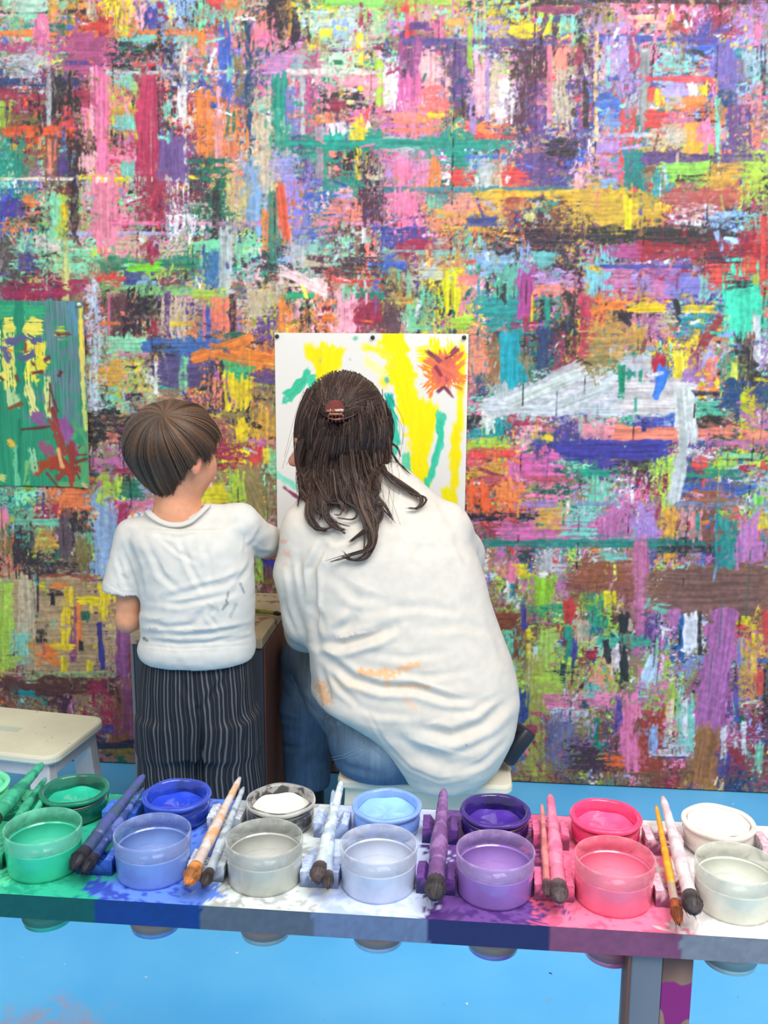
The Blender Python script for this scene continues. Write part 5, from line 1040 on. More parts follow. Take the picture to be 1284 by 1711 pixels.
def stripe_mat():
    m, nt, b = new_mat('pinstripe_cloth'); N = nt.nodes; K = nt.links; tc = N.new('ShaderNodeTexCoord'); sp = N.new('ShaderNodeSeparateXYZ'); K.new(tc.outputs['Object'], sp.inputs[0])
    n = N.new('ShaderNodeTexNoise'); n.inputs['Scale'].default_value = 7; n.inputs['Detail'].default_value = 2; K.new(tc.outputs['Object'], n.inputs['Vector'])
    def M(op, a_, b_):
        x = N.new('ShaderNodeMath'); x.operation = op
        for i, v in enumerate((a_, b_)):
            if isinstance(v, (int, float)): x.inputs[i].default_value = v
            else: K.new(v, x.inputs[i])
        return x.outputs[0]
    at_ = N.new('ShaderNodeAttribute'); at_.attribute_name = 'round'; u = M('ADD', M('MULTIPLY', at_.outputs['Fac'], 1.), M('MULTIPLY', M('SUBTRACT', n.outputs['Fac'], .5), .016))
    w = M('SINE', M('MULTIPLY', u, 2*PI/.0080), 0.); w2 = M('SINE', M('MULTIPLY', u, 2*PI/.0240), 0.)
    t = M('MULTIPLY', M('ADD', w, M('MULTIPLY', w2, .35)), 1.); r = N.new('ShaderNodeValToRGB'); r.color_ramp.elements[0].position = .42; r.color_ramp.elements[1].position = .9; r.color_ramp.elements[0].color = rgba((40, 44, 53)); r.color_ramp.elements[1].color = rgba((104, 105, 108)); K.new(t, r.inputs['Fac'])
    K.new(r.outputs['Color'], b.inputs['Base Color']); b.inputs['Roughness'].default_value = .85; b.inputs['Specular IOR Level'].default_value = .15
    bp = N.new('ShaderNodeBump'); bp.inputs['Strength'].default_value = .6; bp.inputs['Distance'].default_value = .0015; K.new(t, bp.inputs['Height']); K.new(bp.outputs['Normal'], b.inputs['Normal']); return m
top = px_rows([(1240, 236, 430, 1.905, .088), (1200, 234, 428, 1.905, .098), (1150, 236, 424, 1.905, .100), (1100, 240, 420, 1.905, .094), (1070, 244, 418, 1.905, .088)])
lg = px_rows([(1470, 236, 343, 1.905, .070), (1400, 233, 343, 1.905, .076), (1310, 233, 343, 1.905, .080), (1240, 234, 343, 1.905, .084), (1190, 236, 334, 1.905, .086)]); rg = px_rows([(1470, 328, 438, 1.905, .070), (1400, 328, 440, 1.905, .076), (1310, 328, 442, 1.905, .080), (1240, 328, 434, 1.905, .084), (1190, 330, 430, 1.905, .086)])
def cut(f): f.cap(np.array([-.413, 1.75, .30]), np.array([-.410, 1.75, .47]), .018, .008, k=.03, sub=True)
trousers('trousers', lg, rg, top, boy, .0034, (-.60, 1.77, .05), (-.22, 2.03, .62), stripe_mat(), None,
    [([(325, 1110), (322, 1150), (330, 1195)], 4, .003), ([(331, 1185), (333, 1230), (335, 1290), (336, 1340), (336, 1420)], 5, .011), ([(300, 1130), (315, 1160), (328, 1185)], 6, .003), ([(380, 1130), (352, 1165), (334, 1190)], 6, .003), ([(250, 1160), (262, 1220), (256, 1290)], 7, .003), ([(410, 1150), (400, 1220), (412, 1290)], 7, .003), ([(290, 1200), (284, 1250), (292, 1300)], 7, .0028), ([(370, 1200), (366, 1250), (376, 1300)], 7, .0028)], None)
# hair: smooth bowl cut growing from the crown whorl
def boy_hair():
    M = BM_; s = BS; c = BH
    cen = c+M@np.array([0, -.08, .22])*s; R = np.array([s*1.0, s*1.22, s*1.08])
    wh = np.array([-.02, -.10, .12]); wl = (M.T@np.array([-.05, -.62, .78])); wl /= np.linalg.norm(wl)    # whorl direction in head axes
    t1 = np.cross(wl, [0, 0, 1.]); t1 /= np.linalg.norm(t1); t2 = np.cross(wl, t1)
    rng = np.random.default_rng(5); S, K = 5200, 16; P = np.zeros((S, K, 3)); rad = np.zeros((S, K)); col = np.zeros((S, 3))
    def shell(dirs, lift):      # dirs in head axes
        d_ = dirs/np.linalg.norm(dirs, axis=-1, keepdims=True); rr = 1/np.sqrt(((d_/R)**2).sum(-1)); return (d_*(rr+lift)[..., None])
    for i in range(S):
        phi = rng.uniform(0, 2*PI); layer = rng.uniform(0, 1); t = np.linspace(0, 1, K)
        d_end = math.cos(phi)*t1+math.sin(phi)*t2
        # how far the strand runs round the head: until the hair line
        lo_, hi_ = .15, 3.0; th = np.linspace(.1, 2.9, 90); tw = phi+.55*(1-np.exp(-th*1.2)); dd = np.cos(th)[:, None]*wl+np.sin(th)[:, None]*(np.cos(tw)[:, None]*t1+np.sin(tw)[:, None]*t2)
        x, y, z = dd[:, 0], dd[:, 1], dd[:, 2]
        az = np.arctan2(np.abs(x), y)       # 0 front .. pi back
        line = np.interp(az, [0, .5, .9, 1.15, 1.45, 1.75, 2.2, 2.7, PI], [.20, .16, -.04, -.36, -.20, -.72, -.93, -.975, -.98])
        out = np.where(z < line)[0]; te = th[out[0]] if len(out) else 2.9
        st = 0 if layer > .35 else rng.uniform(0, .55); te *= rng.uniform(.86, 1.03)+.03*math.sin(phi*17); tt = te*(st+(1-st)*t); tw = phi+.55*(1-np.exp(-tt*1.2)); dd = np.cos(tt)[:, None]*wl+np.sin(tt)[:, None]*(np.cos(tw)[:, None]*t1+np.sin(tw)[:, None]*t2)
        f_ = (tt/te); up = .006+layer*.0135*np.sin(np.clip(f_*1.25, 0, 1)*PI*.62)**.8+.003*np.sin(phi*9+layer*5)*f_
        low = np.clip(-dd[:, 2]-.2, 0, 1); up = up*(1-.75*np.clip(low*1.5, 0, 1)); fr = np.clip(f_-.9, 0, 1)*10; up = up-fr*.003
        pp = shell(dd, up); bk = np.clip((az[min(len(az)-1, (out[0] if len(out) else 80))]-1.55)/.6, 0, 1)*np.clip((-dd[:, 2]-.25)/.7, 0, 1)**1.4; pp[:, 2] -= bk*(.020+.016*layer+rng.normal(0, .002)); pp[:, 1] += bk*.014; pp[:, 0] *= 1-.12*bk; P[i] = pp@M.T+cen; rad[i] = .00075*(1-.75*t**4)
        g = rng.normal(0, .022); base = np.array((102, 76, 58))/255. if layer > .5 else np.array((74, 54, 42))/255.; lowz = dd[-1, 2]; col[i] = base*(1+.16*math.sin(phi*13)+.10*math.sin(phi*31+1))+g
        nape = np.clip(-lowz*1.3-.35, 0, .6)*np.clip((.4-dd[-1, 1]), 0, 1); col[i] = col[i]*(1-.45*nape)
    m = attr_mat('brown_hair', rough=.42, spec=.5); m.node_tree.nodes['Principled BSDF'].inputs['Sheen Weight'].default_value = .1
    h_ = strands('hair', P, rad, col, boy, m)
    # scalp under the strands
    f = SDF(cen-.13, cen+.13, .004); f.ell(cen, R+.0045, M, k=.002); vs, fs = f.mesh(); q = (vs-cen)@M; dd = q/np.linalg.norm(q, axis=1)[:, None]; az = np.arctan2(np.abs(dd[:, 0]), dd[:, 1])
    line = np.interp(az, [0, .5, .9, 1.15, 1.45, 1.75, 2.2, 2.7, PI], [.20, .16, -.04, -.36, -.20, -.72, -.93, -.975, -.98])+.03; keep = dd[:, 2] > line; fs = fs[keep[fs].all(1)]
    used = np.unique(fs); mp = np.full(len(vs), -1); mp[used] = np.arange(len(used)); me = mesh_np('scalp_hair', vs[used], mp[fs]); link_mesh('scalp_hair', me, mat('boy_hair_root', (58, 42, 33), .7), h_)
boy_hair()
# ---------------------------------------------------------------- the woman (sitting on the stool, back to us, leaning to the paper)
from mathutils.bvhtree import BVHTree
wom = thing('person', 'seated woman in a loose white shirt and blue jeans with long brown clipped hair, painting', 'person', (0, 0, 0))
WS = .083; WH = A_(573, 745, 2.035); WM = head_mat((-.97, .10, -.08))
def woman_body():
    f = SDF((-.42, 1.70, -.01), (.40, 2.46, 1.15), .0046); P = face_head(f, WH, WM, WS, False)
    nk = A_(590, 838, 1.985); f.cap(WH+np.array([.012, -.01, -.03]), nk, .052, .056, k=.03); ch = A_(630, 930, 1.97); wa = A_(680, 1090, 1.95); pel = A_(700, 1225, 1.94)
    ls = A_(518, 892, 1.965); rs = A_(732, 892, 1.985)
    f.cap(nk, ch, .06, .08, k=.03); f.cap(ls, rs, .036, .036, k=.03); f.cap(ch, wa, .115, .095, k=.05, flat=((0, 1, 0), .78)); f.cap(wa, pel, .10, .12, k=.04, flat=((0, 1, 0), .8))
    el = A_(508, 1035, 1.985); wr = A_(540, 935, 2.235); f.path([(ls, .044), (el, .034)], k=.02); f.path([(el, .034), (el*.6+wr*.4, .031), (wr, .0225)], k=.008); hand(f, wr, (.10, .90, .25), (.55, .25, -.75), .165, 1, .55, k=.005)
    er = A_(772, 985, 2.16); wr2 = A_(700, 900, 2.262); f.path([(rs, .036), (er, .030)], k=.02); f.path([(er, .034), (wr2, .0225)], k=.008); hand(f, wr2, (-.30, .80, .25), (-.35, .1, -.8), .165, -1, .5, k=.005)
    for (hx, kx, ax) in (((632, 1225), (513, 1100), (515, 1372)), ((752, 1225), (772, 1105), (752, 1372))):
        hp = A_(hx[0], hx[1], 1.945); kn = A_(kx[0], kx[1], 2.20); an = A_(ax[0], ax[1], 2.13); an[2] = .085; f.path([(hp, .078), (kn, .050)], k=.03); f.path([(kn, .050), (kn*.6+an*.4+np.array([0, -.014, 0]), .050), (an, .034)], k=.015)
        f.cap(an, an+np.array([0, .0, -.05]), .032, .033, k=.01); f.cap(an+np.array([0, -.02, -.048]), an+np.array([-.01, .13, -.060]), .032, .022, k=.01)
    vs, fs = f.mesh(); vs[:, 2] = np.where((vs[:, 2] < .312) & (vs[:, 1] < 2.07) & (vs[:, 0] > -.12), .312, vs[:, 2]); vs = relax(vs, fs, 1); col = np.tile(np.array((214, 158, 134))/255., (len(vs), 1)); col = color_head(vs, col, P, WM, WS, WH, (.72, .38, .38), (.85, .50, .44))
    me = mesh_np('body', vs, fs); set_col(me, np.clip(col, 0, 1)); link_mesh('body', me, m_skin, wom); eyes(P, WM, WS, wom)
woman_body()
def woman_shirt():
    f = SDF((-.32, 1.68, .27), (.34, 2.34, 1.02), .0037)
    rows = px_rows([(1306, 722, 762, 1.850, .045), (1297, 690, 792, 1.862, .085), (1275, 664, 824, 1.877, .118), (1245, 640, 845, 1.890, .140), (1215, 616, 858, 1.900, .150), (1188, 572, 864, 1.908, .153), (1165, 532, 867, 1.913, .154), (1130, 524, 863, 1.922, .152), (1100, 520, 856, 1.930, .150), (1050, 514, 836, 1.942, .147), (1000, 504, 819, 1.953, .142), (950, 490, 806, 1.962, .136), (905, 480, 787, 1.968, .126), (872, 480, 768, 1.972, .112), (842, 492, 744, 1.977, .096), (814, 510, 716, 1.982, .078), (790, 532, 690, 1.986, .060), (772, 562, 664, 1.988, .042)])
    f.stack(rows, k=.012, p=2.35)
    f.path([(A_(512, 890, 1.945), .052), (A_(506, 960, 1.945), .056), (A_(514, 1035, 1.965), .052)], k=.022); f.path([(A_(514, 1035, 1.965), .050), (A_(512, 1052, 2.03), .047), (A_(520, 1000, 2.13), .040), (A_(536, 945, 2.20), .036)], k=.012)
    f.cap(A_(541, 1075, 1.94), A_(548, 1155, 1.92), .022, .030, k=.02)
    f.path([(A_(744, 882, 1.975), .055), (A_(768, 925, 2.08), .052), (A_(770, 975, 2.16), .047), (A_(712, 915, 2.235), .036)], k=.02)
    nk = A_(600, 800, 1.99); f.cap(nk+np.array([0, .0, -.01]), nk+np.array([-.01, .01, .09]), .056, .075, k=.006, sub=True)
    vs, fs = f.mesh(); vs = relax(vs, fs, 2)
    L = [([(534, 1072), (576, 1077), (622, 1064), (660, 1046)], 8, .0115), ([(560, 1060), (584, 1044), (596, 1026)], 8, .007, -1), ([(531, 1080), (552, 1104), (591, 1134), (638, 1149), (693, 1150), (751, 1169), (800, 1170)], 7, .0072), ([(690, 1216), (755, 1231), (809, 1211), (850, 1168)], 9, .0085),
         ([(655, 1222), (695, 1256), (751, 1276), (800, 1268)], 12, .007), ([(740, 1262), (790, 1250), (835, 1222)], 7, .004), ([(760, 1292), (805, 1276), (848, 1236)], 5, .004), ([(545, 905), (522, 950), (524, 1010), (532, 1078)], 6, .009), ([(500, 930), (508, 980), (520, 1040)], 5, .005), ([(484, 950), (490, 1000), (506, 1050)], 5, .005), ([(474, 975), (480, 1020), (496, 1062)], 4, .004),
         ([(520, 1010), (536, 1030), (545, 1058)], 5, .005), ([(545, 950), (600, 1000), (680, 1010)], 9, .0030), ([(560, 1015), (620, 1022), (700, 1012), (760, 1020)], 7, .0030), ([(600, 1088), (680, 1098), (740, 1090)], 7, .0032), ([(640, 1120), (720, 1130), (790, 1118)], 6, .0028), ([(720, 1185), (790, 1190), (850, 1150)], 6, .0030),
         ([(812, 1020), (832, 1070), (846, 1110)], 6, .003), ([(545, 1110), (570, 1150), (600, 1178)], 5, .0045), ([(536, 1100), (545, 1140), (552, 1175)], 5, .005), ([(700, 800), (745, 850), (770, 900)], 7, .0028), ([(650, 790), (660, 840), (700, 870)], 6, .002), ([(535, 880), (560, 905), (590, 900)], 5, .003), ([(640, 900), (700, 920), (780, 910)], 8, .002), ([(760, 900), (780, 940), (800, 960)], 5, .003),
         ([(612, 1184), (640, 1236), (688, 1284), (735, 1303), (790, 1294)], 2.6, .0018), ([(590, 1180), (640, 1192), (700, 1196)], 6, .003), ([(700, 1050), (780, 1042), (830, 1060)], 8, .0026)]
    vs = folds(vs, fs, [(l[0], l[1]*1.1, l[2]*(.62 if l[2] < .0065 else .85))+tuple(l[3:]) for l in L]); N = normals(vs, fs); n = ISOC[(vs[:, 2]*500).astype(int) % 1024, (vs[:, 0]*500).astype(int) % 1024]-.5; vs = vs+N*(n*.0018)[:, None]; vs = relax(vs, fs, 1); vs[:, 2] = np.where((vs[:, 1] > 1.805) & (vs[:, 2] < .3040), .3040, vs[:, 2])
    me = mesh_np('shirt', vs, fs)
    o_ = (250, 178, 120); sp = [(603, 1122, 655, 1128, 10, o_, .75), (640, 1118, 668, 1124, 6, o_, .6), (668, 1118, 697, 1110, 9, o_, .7), (645, 1128, 650, 1145, 9, (250, 196, 150), .6), (668, 1146, 718, 1148, 5, (246, 180, 130), .6), (676, 1168, 692, 1182, 10, (248, 196, 160), .5), (536, 1148, 545, 1168, 18, (240, 170, 110), .75), (560, 1140, 600, 1150, 16, (250, 222, 190), .5),
        (472, 906, 478, 904, 6, (238, 180, 160), .8), (476, 924, 482, 926, 8, (236, 176, 156), .7), (474, 944, 478, 942, 5, (240, 190, 170), .6), (715, 1118, 716, 1119, 3, (250, 190, 140), .6), (690, 1235, 740, 1250, 26, (206, 214, 216), .35), (780, 1245, 781, 1246, 2, (120, 120, 140), .7)]
    c = shirt_col(vs, (222, 216, 206), [], 3); px = to_px(vs); N = normals(vs, fs)
    for x0, y0, x1, y1, w_, cc, al in sp:
        d_, t = seg_dist(px, [(x0, y0), (x1, y1)]); nn = ISO[(px[:, 1]*2).astype(int) % 1024, (px[:, 0]*2).astype(int) % 1024]-.5; m = smooth(-(d_-w_/2+nn*w_*.7), -w_*.35, w_*.3)*al*(N[:, 1] < .1)*(vs[:, 1] < 2.0); c = c*(1-m[:, None])+np.array(cc)/255.*m[:, None]
    set_col(me, np.clip(c, 0, 1)); link_mesh('shirt', me, attr_mat('loose_cotton', rough=.85, bump=.2, bscale=900, spec=.2), wom)
    return vs, fs
SV, SF = woman_shirt(); BV = BVHTree.FromPolygons([tuple(v) for v in SV], [tuple(q) for q in SF])
def hit(bv, px, py, dy=1.93, lift=.004):
    d = Vector(ray(px, py)).normalized(); r = bv.ray_cast(Vector((0, 0, CAMH)), d)
    return (r[0]-d*lift) if r[0] is not None else at(px, py, dy)
# jeans
def jeans_col(vs):
    px = to_px(vs); n = ISOC[(vs[:, 2]*700).astype(int) % 1024, (vs[:, 0]*700).astype(int) % 1024]-.5; n2 = STREAK.T[(vs[:, 2]*900).astype(int) % 1024, (vs[:, 0]*2600).astype(int) % 1024]-.5
    c = np.tile(np.array((82, 110, 140))/255., (len(vs), 1)); d_, t = seg_dist(px, [(480, 1080), (520, 1150), (590, 1210), (640, 1240)]); fd = np.exp(-(d_/38)**2)[:, None]*.85; c = c*(1-fd)+np.array((146, 168, 184))/255.*fd  # faded thigh, its highlight painted into the denim colour
    d_, t = seg_dist(px, [(480, 1090), (470, 1180), (500, 1300)]); fd = np.exp(-(d_/30)**2)[:, None]*.25; c = c*(1-fd)+np.array((50, 84, 122))/255.*fd  # shade down the lower leg, put into the denim colour
    return np.clip(c*(1+.12*n+.12*n2)[:, None], 0, 1)
def jeans():
    f = SDF((-.36, 1.72, .11), (.30, 2.36, .66), .0040)
    f.ell(A_(690, 1232, 1.925), (.165, .130, .105), k=.02); f.ell(A_(632, 1240, 1.915), (.098, .125, .085), k=.03)
    for hx, kx, ax in (((632, 1228), (512, 1098), (514, 1330)), ((752, 1228), (772, 1105), (752, 1330))):
        hp = A_(hx[0], hx[1], 1.93); kn = A_(kx[0], kx[1], 2.20); an = A_(ax[0], ax[1], 2.13); an[2] = .150; f.path([(hp, .092), (hp*.5+kn*.5, .074), (kn, .058)], k=.03); f.path([(kn, .058), (kn*.6+an*.4+np.array([0, -.016, 0]), .060), (an, .055)], k=.015)
        f.cap(an+np.array([0, 0, -.065]), an+np.array([0, 0, -.09]), .08, .08, k=.003, sub=True)
    # flat seat on the stool top
    vs, fs = f.mesh(); vs[:, 2] = np.where((vs[:, 2] < .3015) & (vs[:, 1] < 2.055) & (vs[:, 0] > -.10), .3015, vs[:, 2]); vs = relax(vs, fs, 2)
    L = [([(486, 1125), (500, 1160), (528, 1190)], 5, .003), ([(545, 1172), (560, 1200), (548, 1230)], 5, .004), ([(575, 1178), (560, 1205), (562, 1240)], 4, .0035), ([(600, 1185), (590, 1215), (600, 1235)], 4, .003), ([(530, 1190), (560, 1200), (590, 1195)], 5, .004), ([(460, 1195), (490, 1205), (525, 1200)], 5, .003), ([(458, 1240), (490, 1250), (530, 1245)], 5, .0032), ([(470, 1120), (490, 1140), (500, 1175)], 5, .003), ([(540, 1255), (580, 1280), (640, 1296)], 6, .0025)]
    vs = folds(vs, fs, L); me = mesh_np('jeans', vs, fs); set_col(me, jeans_col(vs)); j = link_mesh('jeans', me, attr_mat('denim', rough=.85, bump=.5, bscale=1100, spec=.2), wom); bv = BVHTree.FromPolygons([tuple(v) for v in vs], [tuple(q) for q in fs])
    ms = mat('denim_stitching', (130, 156, 178), .8)
    for nm, lines in (('pocket_stitching', [[(552, 1266), (575, 1262), (592, 1254), (607, 1233)], [(607, 1233), (622, 1248), (638, 1262), (664, 1280), (690, 1292)], [(555, 1270), (578, 1266), (595, 1258), (609, 1238)]]), ('side_seam', [[(486, 1128), (498, 1150), (511, 1170), (520, 1184), (533, 1196), (552, 1190)]])):
        bm = bmesh.new()
        for ln in lines:
            P2 = np.array(ln, float); t = np.linspace(0, len(P2)-1, 60); xs = np.interp(t, range(len(P2)), P2[:, 0]); ys = np.interp(t, range(len(P2)), P2[:, 1]); pts = [hit(bv, x, y, 1.95, .0004) for x, y in zip(xs, ys)]; pts = [p for p, q in zip(pts, pts[1:]+pts[-1:]) if (p-q).length < .02]
            if len(pts) > 3: tube(bm, pts, .0008, 5)
        obj(nm, bm, ms, j, smooth=True)
jeans()
m_boot = mat('boot_leather', (34, 34, 38), .5, col2=(52, 50, 54), scale=30, bump=.2)
for ax in ((514, 1372), (752, 1372)):
    an = A_(ax[0], ax[1], 2.13); f = SDF(an+np.array([-.08, -.10, -.12]), an+np.array([.08, .22, .12]), .004); an[2] = .0
    f.cap(an+np.array([0, 0, .16]), an+np.array([0, -.003, .05]), .040, .041, k=.01); f.cap(an+np.array([0, -.03, .040]), an+np.array([-.012, .135, .032]), .039, .031, k=.02); f.put(*(lambda q: (q[0], (-(q[1][2]-.002)).astype(np.float32)))(f._sl(an+np.array([-.2, -.2, -.3]), an+np.array([.2, .3, .3]))), .002) if False else None
    vs, fs = f.mesh(); vs[:, 2] = np.maximum(vs[:, 2], .0012); link_mesh('boot', mesh_np('boot', vs, fs), m_boot, wom)
# pouch at the hip
bm = bmesh.new(); Am = A_(868, 1216, 1.915); Bm_ = A_(828, 1270, 1.895); u = Vector(Am-Bm_); Lp = u.length; u.normalize(); a1 = u.cross(Vector((0, 1, 0))).normalized(); b1 = u.cross(a1)
Mx = Matrix(((a1.x, b1.x, u.x, 0), (a1.y, b1.y, u.y, 0), (a1.z, b1.z, u.z, 0), (0, 0, 0, 1))); rounded_slab(bm, .017, .036, -.0, Lp, .012, lip=.007)
o = obj('pouch', bm, mat('black_pouch', (34, 38, 48), .45, bump=.2), smooth=True); o.matrix_world = Matrix.Translation(Vector(Bm_)-a1*.002+Vector((.014, -.002, .002))) @ Mx; tag(o, 'small black pouch poking out below the white shirt over the seat stool', 'pouch')
bm = bmesh.new(); tube(bm, [(.0172, -.024, Lp*.12), (.0180, -.02, Lp*.2), (.0180, .02, Lp*.8), (.0172, .024, Lp*.88)], .0016, 6); obj('seam', bm, m_boot, o, smooth=True)

# hair
def woman_hair():
    rng = np.random.default_rng(9); C0 = np.array((573., 716.)); RX, RY, DY, Y0 = 79., 95., .112, 2.035
    def surf(px, py, lift=0.):
        """place on the hair volume of the head that is seen at that point"""
        q = np.array(((px-C0[0])/RX, (py-C0[1])/RY)); r = np.hypot(*q)
        y = Y0-DY*math.sqrt(max(1-r*r, 0))-lift
        return np.array(at(px, py, y))
    def curve(ctrl, K):
        c = np.array(ctrl, float); n = len(c); t = np.linspace(0, n-1, K); i = np.clip(t.astype(int), 0, n-2); u = (t-i)[:, None]
        p0 = c[np.maximum(i-1, 0)]; p1 = c[i]; p2 = c[i+1]; p3 = c[np.minimum(i+2, n-1)]
        return .5*((2*p1)+(-p0+p2)*u+(2*p0-5*p1+4*p2-p3)*u*u+(-p0+3*p1-3*p2+p3)*u**3)
    PT, RD, CL = [], [], []
    K = 24
    def add(P3, r, col): PT.append(P3); RD.append(r); CL.append(col)
    def tone(k=0.): 
        g = rng.random(); b = np.array((58, 43, 40))/255. if g < .55 else (np.array((84, 64, 55))/255. if g < .85 else np.array((112, 88, 74))/255.); return b*(1+rng.normal(0, .07)+k)
    tt = np.linspace(0, 1, K)
    # swept-back upper hair ending under the clip
    for i in range(2600):
        th = rng.uniform(-PI*1.13, PI*.16); ex, ey = (557, 694); rr = rng.uniform(.80, 1.0) if rng.random() < .8 else rng.uniform(.4, .8)
        sx = C0[0]+RX*rr*math.cos(th); sy = C0[1]-4+RY*rr*math.sin(th)*1.0
        bow = rng.normal(0, 6); ex += rng.normal(0, 9)+12*math.cos(th); ey += rng.normal(0, 4)+6*max(0, math.sin(th)); lift = .002+.006*rng.random()
        mx, my = (sx+ex)/2+bow*.5, (sy+ey)/2-8*(1 if abs(math.cos(th)) > .4 else 0)
        c2 = curve([(sx, sy), (sx*.6+mx*.4, sy*.6+my*.4-2), (mx, my), (ex, ey)], K); ph = rng.uniform(0, 6)
        P3 = np.array([surf(x, y, lift+.004*math.sin(t*PI)) for (x, y), t in zip(c2, tt)]); add(P3, .0009*(1-.3*tt), tone(.12*math.sin(th*11)))
    for i in range(1500):    # the far side of the head
        if i < 800:
            th = rng.uniform(-PI*.72, PI*.22); rr = rng.uniform(.15, 1.0); sx = C0[0]+RX*rr*math.cos(th); sy = C0[1]-4+RY*rr*math.sin(th); e_ = (C0[0]+RX*.97, C0[1]+rng.uniform(-30, 20))
            c2 = curve([(sx, sy), ((sx+e_[0])/2, (sy+e_[1])/2-6), e_], K)
        else:
            x0 = rng.uniform(560, 640); c2 = curve([(x0, 690+rng.normal(0, 14)), (x0*.7+640*.3, 735), (x0*.8+630*.2+rng.normal(0, 5), 785), (x0*.9+60+rng.normal(0, 6), 825+rng.normal(0, 12))], K)
        c2[:, 0] = np.maximum(c2[:, 0], 545); P3 = np.array([surf(x, y, .002+.006*rng.random()*0) for x, y in c2]); P3[:, 1] = 2*Y0-P3[:, 1]+(.004+.008*rng.random())
        if i >= 800: P3[:, 1] = np.minimum(P3[:, 1], np.linspace(2.16, 2.03, K))
        add(P3, .0009*(1-.4*tt), tone())
    # the long hair over the back of the head, falling in waves
    shirtY = {}
    def hang(px, py, off):
        key = (int(px/3), int(py/3))
        if key not in shirtY:
            d = Vector(ray(px, py)).normalized(); r = BV.ray_cast(Vector((0, 0, CAMH)), d); shirtY[key] = r[0].y if r[0] is not None else 2.02
        s_y = shirtY[key]; q = np.array(((px-C0[0])/RX, (py-C0[1])/RY)); r = q@q; hy = Y0-DY*math.sqrt(max(1-r, 0)) if r < 1 else 9
        if py > 805: fr = min(1, (py-805)/40.); hy = min(hy, 1.955)*(1-fr)+9*fr if r < 1 else 9
        y = min(s_y-.007, hy, 1.97 if py > 780 else 9); return np.array(at(px, py, y-off))
    locks = []
    for i in range(90):      # clumps across the head, left to right
        f_ = (i+.5)/90; x0 = 512+f_*134+rng.normal(0, 3); y0 = 702+rng.normal(0, 10)-26*abs(f_-.5)+(30 if .12 < f_ < .60 else 0)
        xm = C0[0]+(x0-C0[0])*1.12-2; x2 = 500+f_*148; xe = 512+f_*118+rng.normal(0, 5); ye = np.interp(f_, [0, .2, .45, .7, .85, 1], [830, 850, 826, 842, 815, 775])+rng.normal(0, 14)
        w = rng.normal(0, 5); locks.append(([(x0, y0), (xm, y0+26), (x2+w, 765), (x2*.5+xe*.5-w*1.2, (765+ye)/2), (xe+w, ye)], 6.5, 46, .004+.010*rng.random()))
    for xs_ in (0, 2, 5, 8, 3, 6): locks.append(([(518+xs_, 650), (501+xs_*.6, 690), (495+xs_*.5, 735), (499+xs_, 790), (504+xs_*2, 835)], 3.0, 26, .007))
    Z = lambda s: [(480+float(a_)/4.887, 600+float(b_)/4.887) for a_, b_ in (q.split(',') for q in s.split())]
    curls = ["190,500 120,700 95,900 112,1050 168,1170 172,1290 240,1392 335,1382 372,1360", "230,600 180,850 210,1050 190,1230 262,1385 330,1405", "330,700 300,1000 310,1180 340,1300 400,1375 470,1392", "300,620 260,900 280,1080 300,1280 370,1350",
             "450,700 470,950 560,1160 680,1330 722,1460 652,1622 540,1645 430,1600", "520,700 560,980 610,1200 692,1400 690,1540 560,1592 350,1655", "560,760 600,1000 660,1150 760,1205 775,1290 702,1372 500,1502", "620,700 680,900 650,1100 690,1280 700,1460 640,1580", "480,760 520,1050 600,1250 660,1400 710,1500",
             "700,620 730,780 770,900 900,985 1050,1085 1102,1150 1062,1222 990,1212", "760,600 790,760 780,890 870,1000 1000,1070 1085,1140", "790,480 835,640 835,720 920,855 1022,950", "800,500 830,650 905,730 925,800", "640,760 690,900 745,1000 720,1090 800,1200 872,1325", "700,700 740,900 760,960 735,1060 690,1140 740,1200",
             "380,900 400,1080 420,1150 452,1205 432,1272 380,1262", "430,1000 470,1150 560,1210 570,1280 520,1310 400,1290", "200,900 140,1000 150,1120 205,1190 180,1240", "110,860 90,980 120,1060 100,1140 85,1215", "250,1000 330,1150 440,1180 460,1250", "600,1000 640,1200 700,1250 640,1380 510,1500", "300,900 330,1100 290,1220 330,1330 420,1390 480,1390",
             "560,900 640,1100 700,1260 735,1340 720,1450 700,1540", "650,800 720,1000 750,1080 700,1130 720,1300", "120,700 100,820 130,950 160,1080 140,1160", "600,800 620,960 640,1120 660,1330 670,1500 600,1580", "520,900 590,1130 640,1300 650,1400"]
    for cst in curls:
        c_ = Z(cst); thin = cst.startswith(('790,480', '800,500', '110,860', '380,900', '430,1000')); locks.append((c_, 2.6 if thin else 3.6, 12 if thin else 44, .006+.008*rng.random()))
        if not thin: locks.append(([(x+rng.normal(0, 5), y+rng.normal(0, 4)) for x, y in c_], 2.2, 16, .006+.006*rng.random()))
    for ctrl, sp_, cnt, off in locks:
        base = curve(ctrl, K); tl = rng.normal(0, .06)
        for j in range(cnt):
            o2 = rng.normal(0, 1, 2)*sp_*.55; wav = sp_*.35; ph = rng.uniform(0, 6); fq = rng.uniform(2, 5); s_ = rng.uniform(.86, 1.0); u = tt*s_; c2 = np.stack([np.interp(u, tt, base[:, 0]), np.interp(u, tt, base[:, 1])], 1)
            nar = 1-.62*tt**1.5; c2 = c2+o2*nar[:, None]+np.stack([np.sin(tt*fq*2+ph), np.cos(tt*fq+ph)*.5], 1)*wav*(tt[:, None])**1.2
            of = off+rng.random()*.010; P3 = np.array([hang(x, y, of*(1-.45*t)) for (x, y), t in zip(c2, tt)])
            P3[:, 1] = np.convolve(np.pad(P3[:, 1], 3, mode='edge'), np.ones(7)/7, 'valid')
            add(P3, .0008*(1-.72*tt**3), tone(tl))
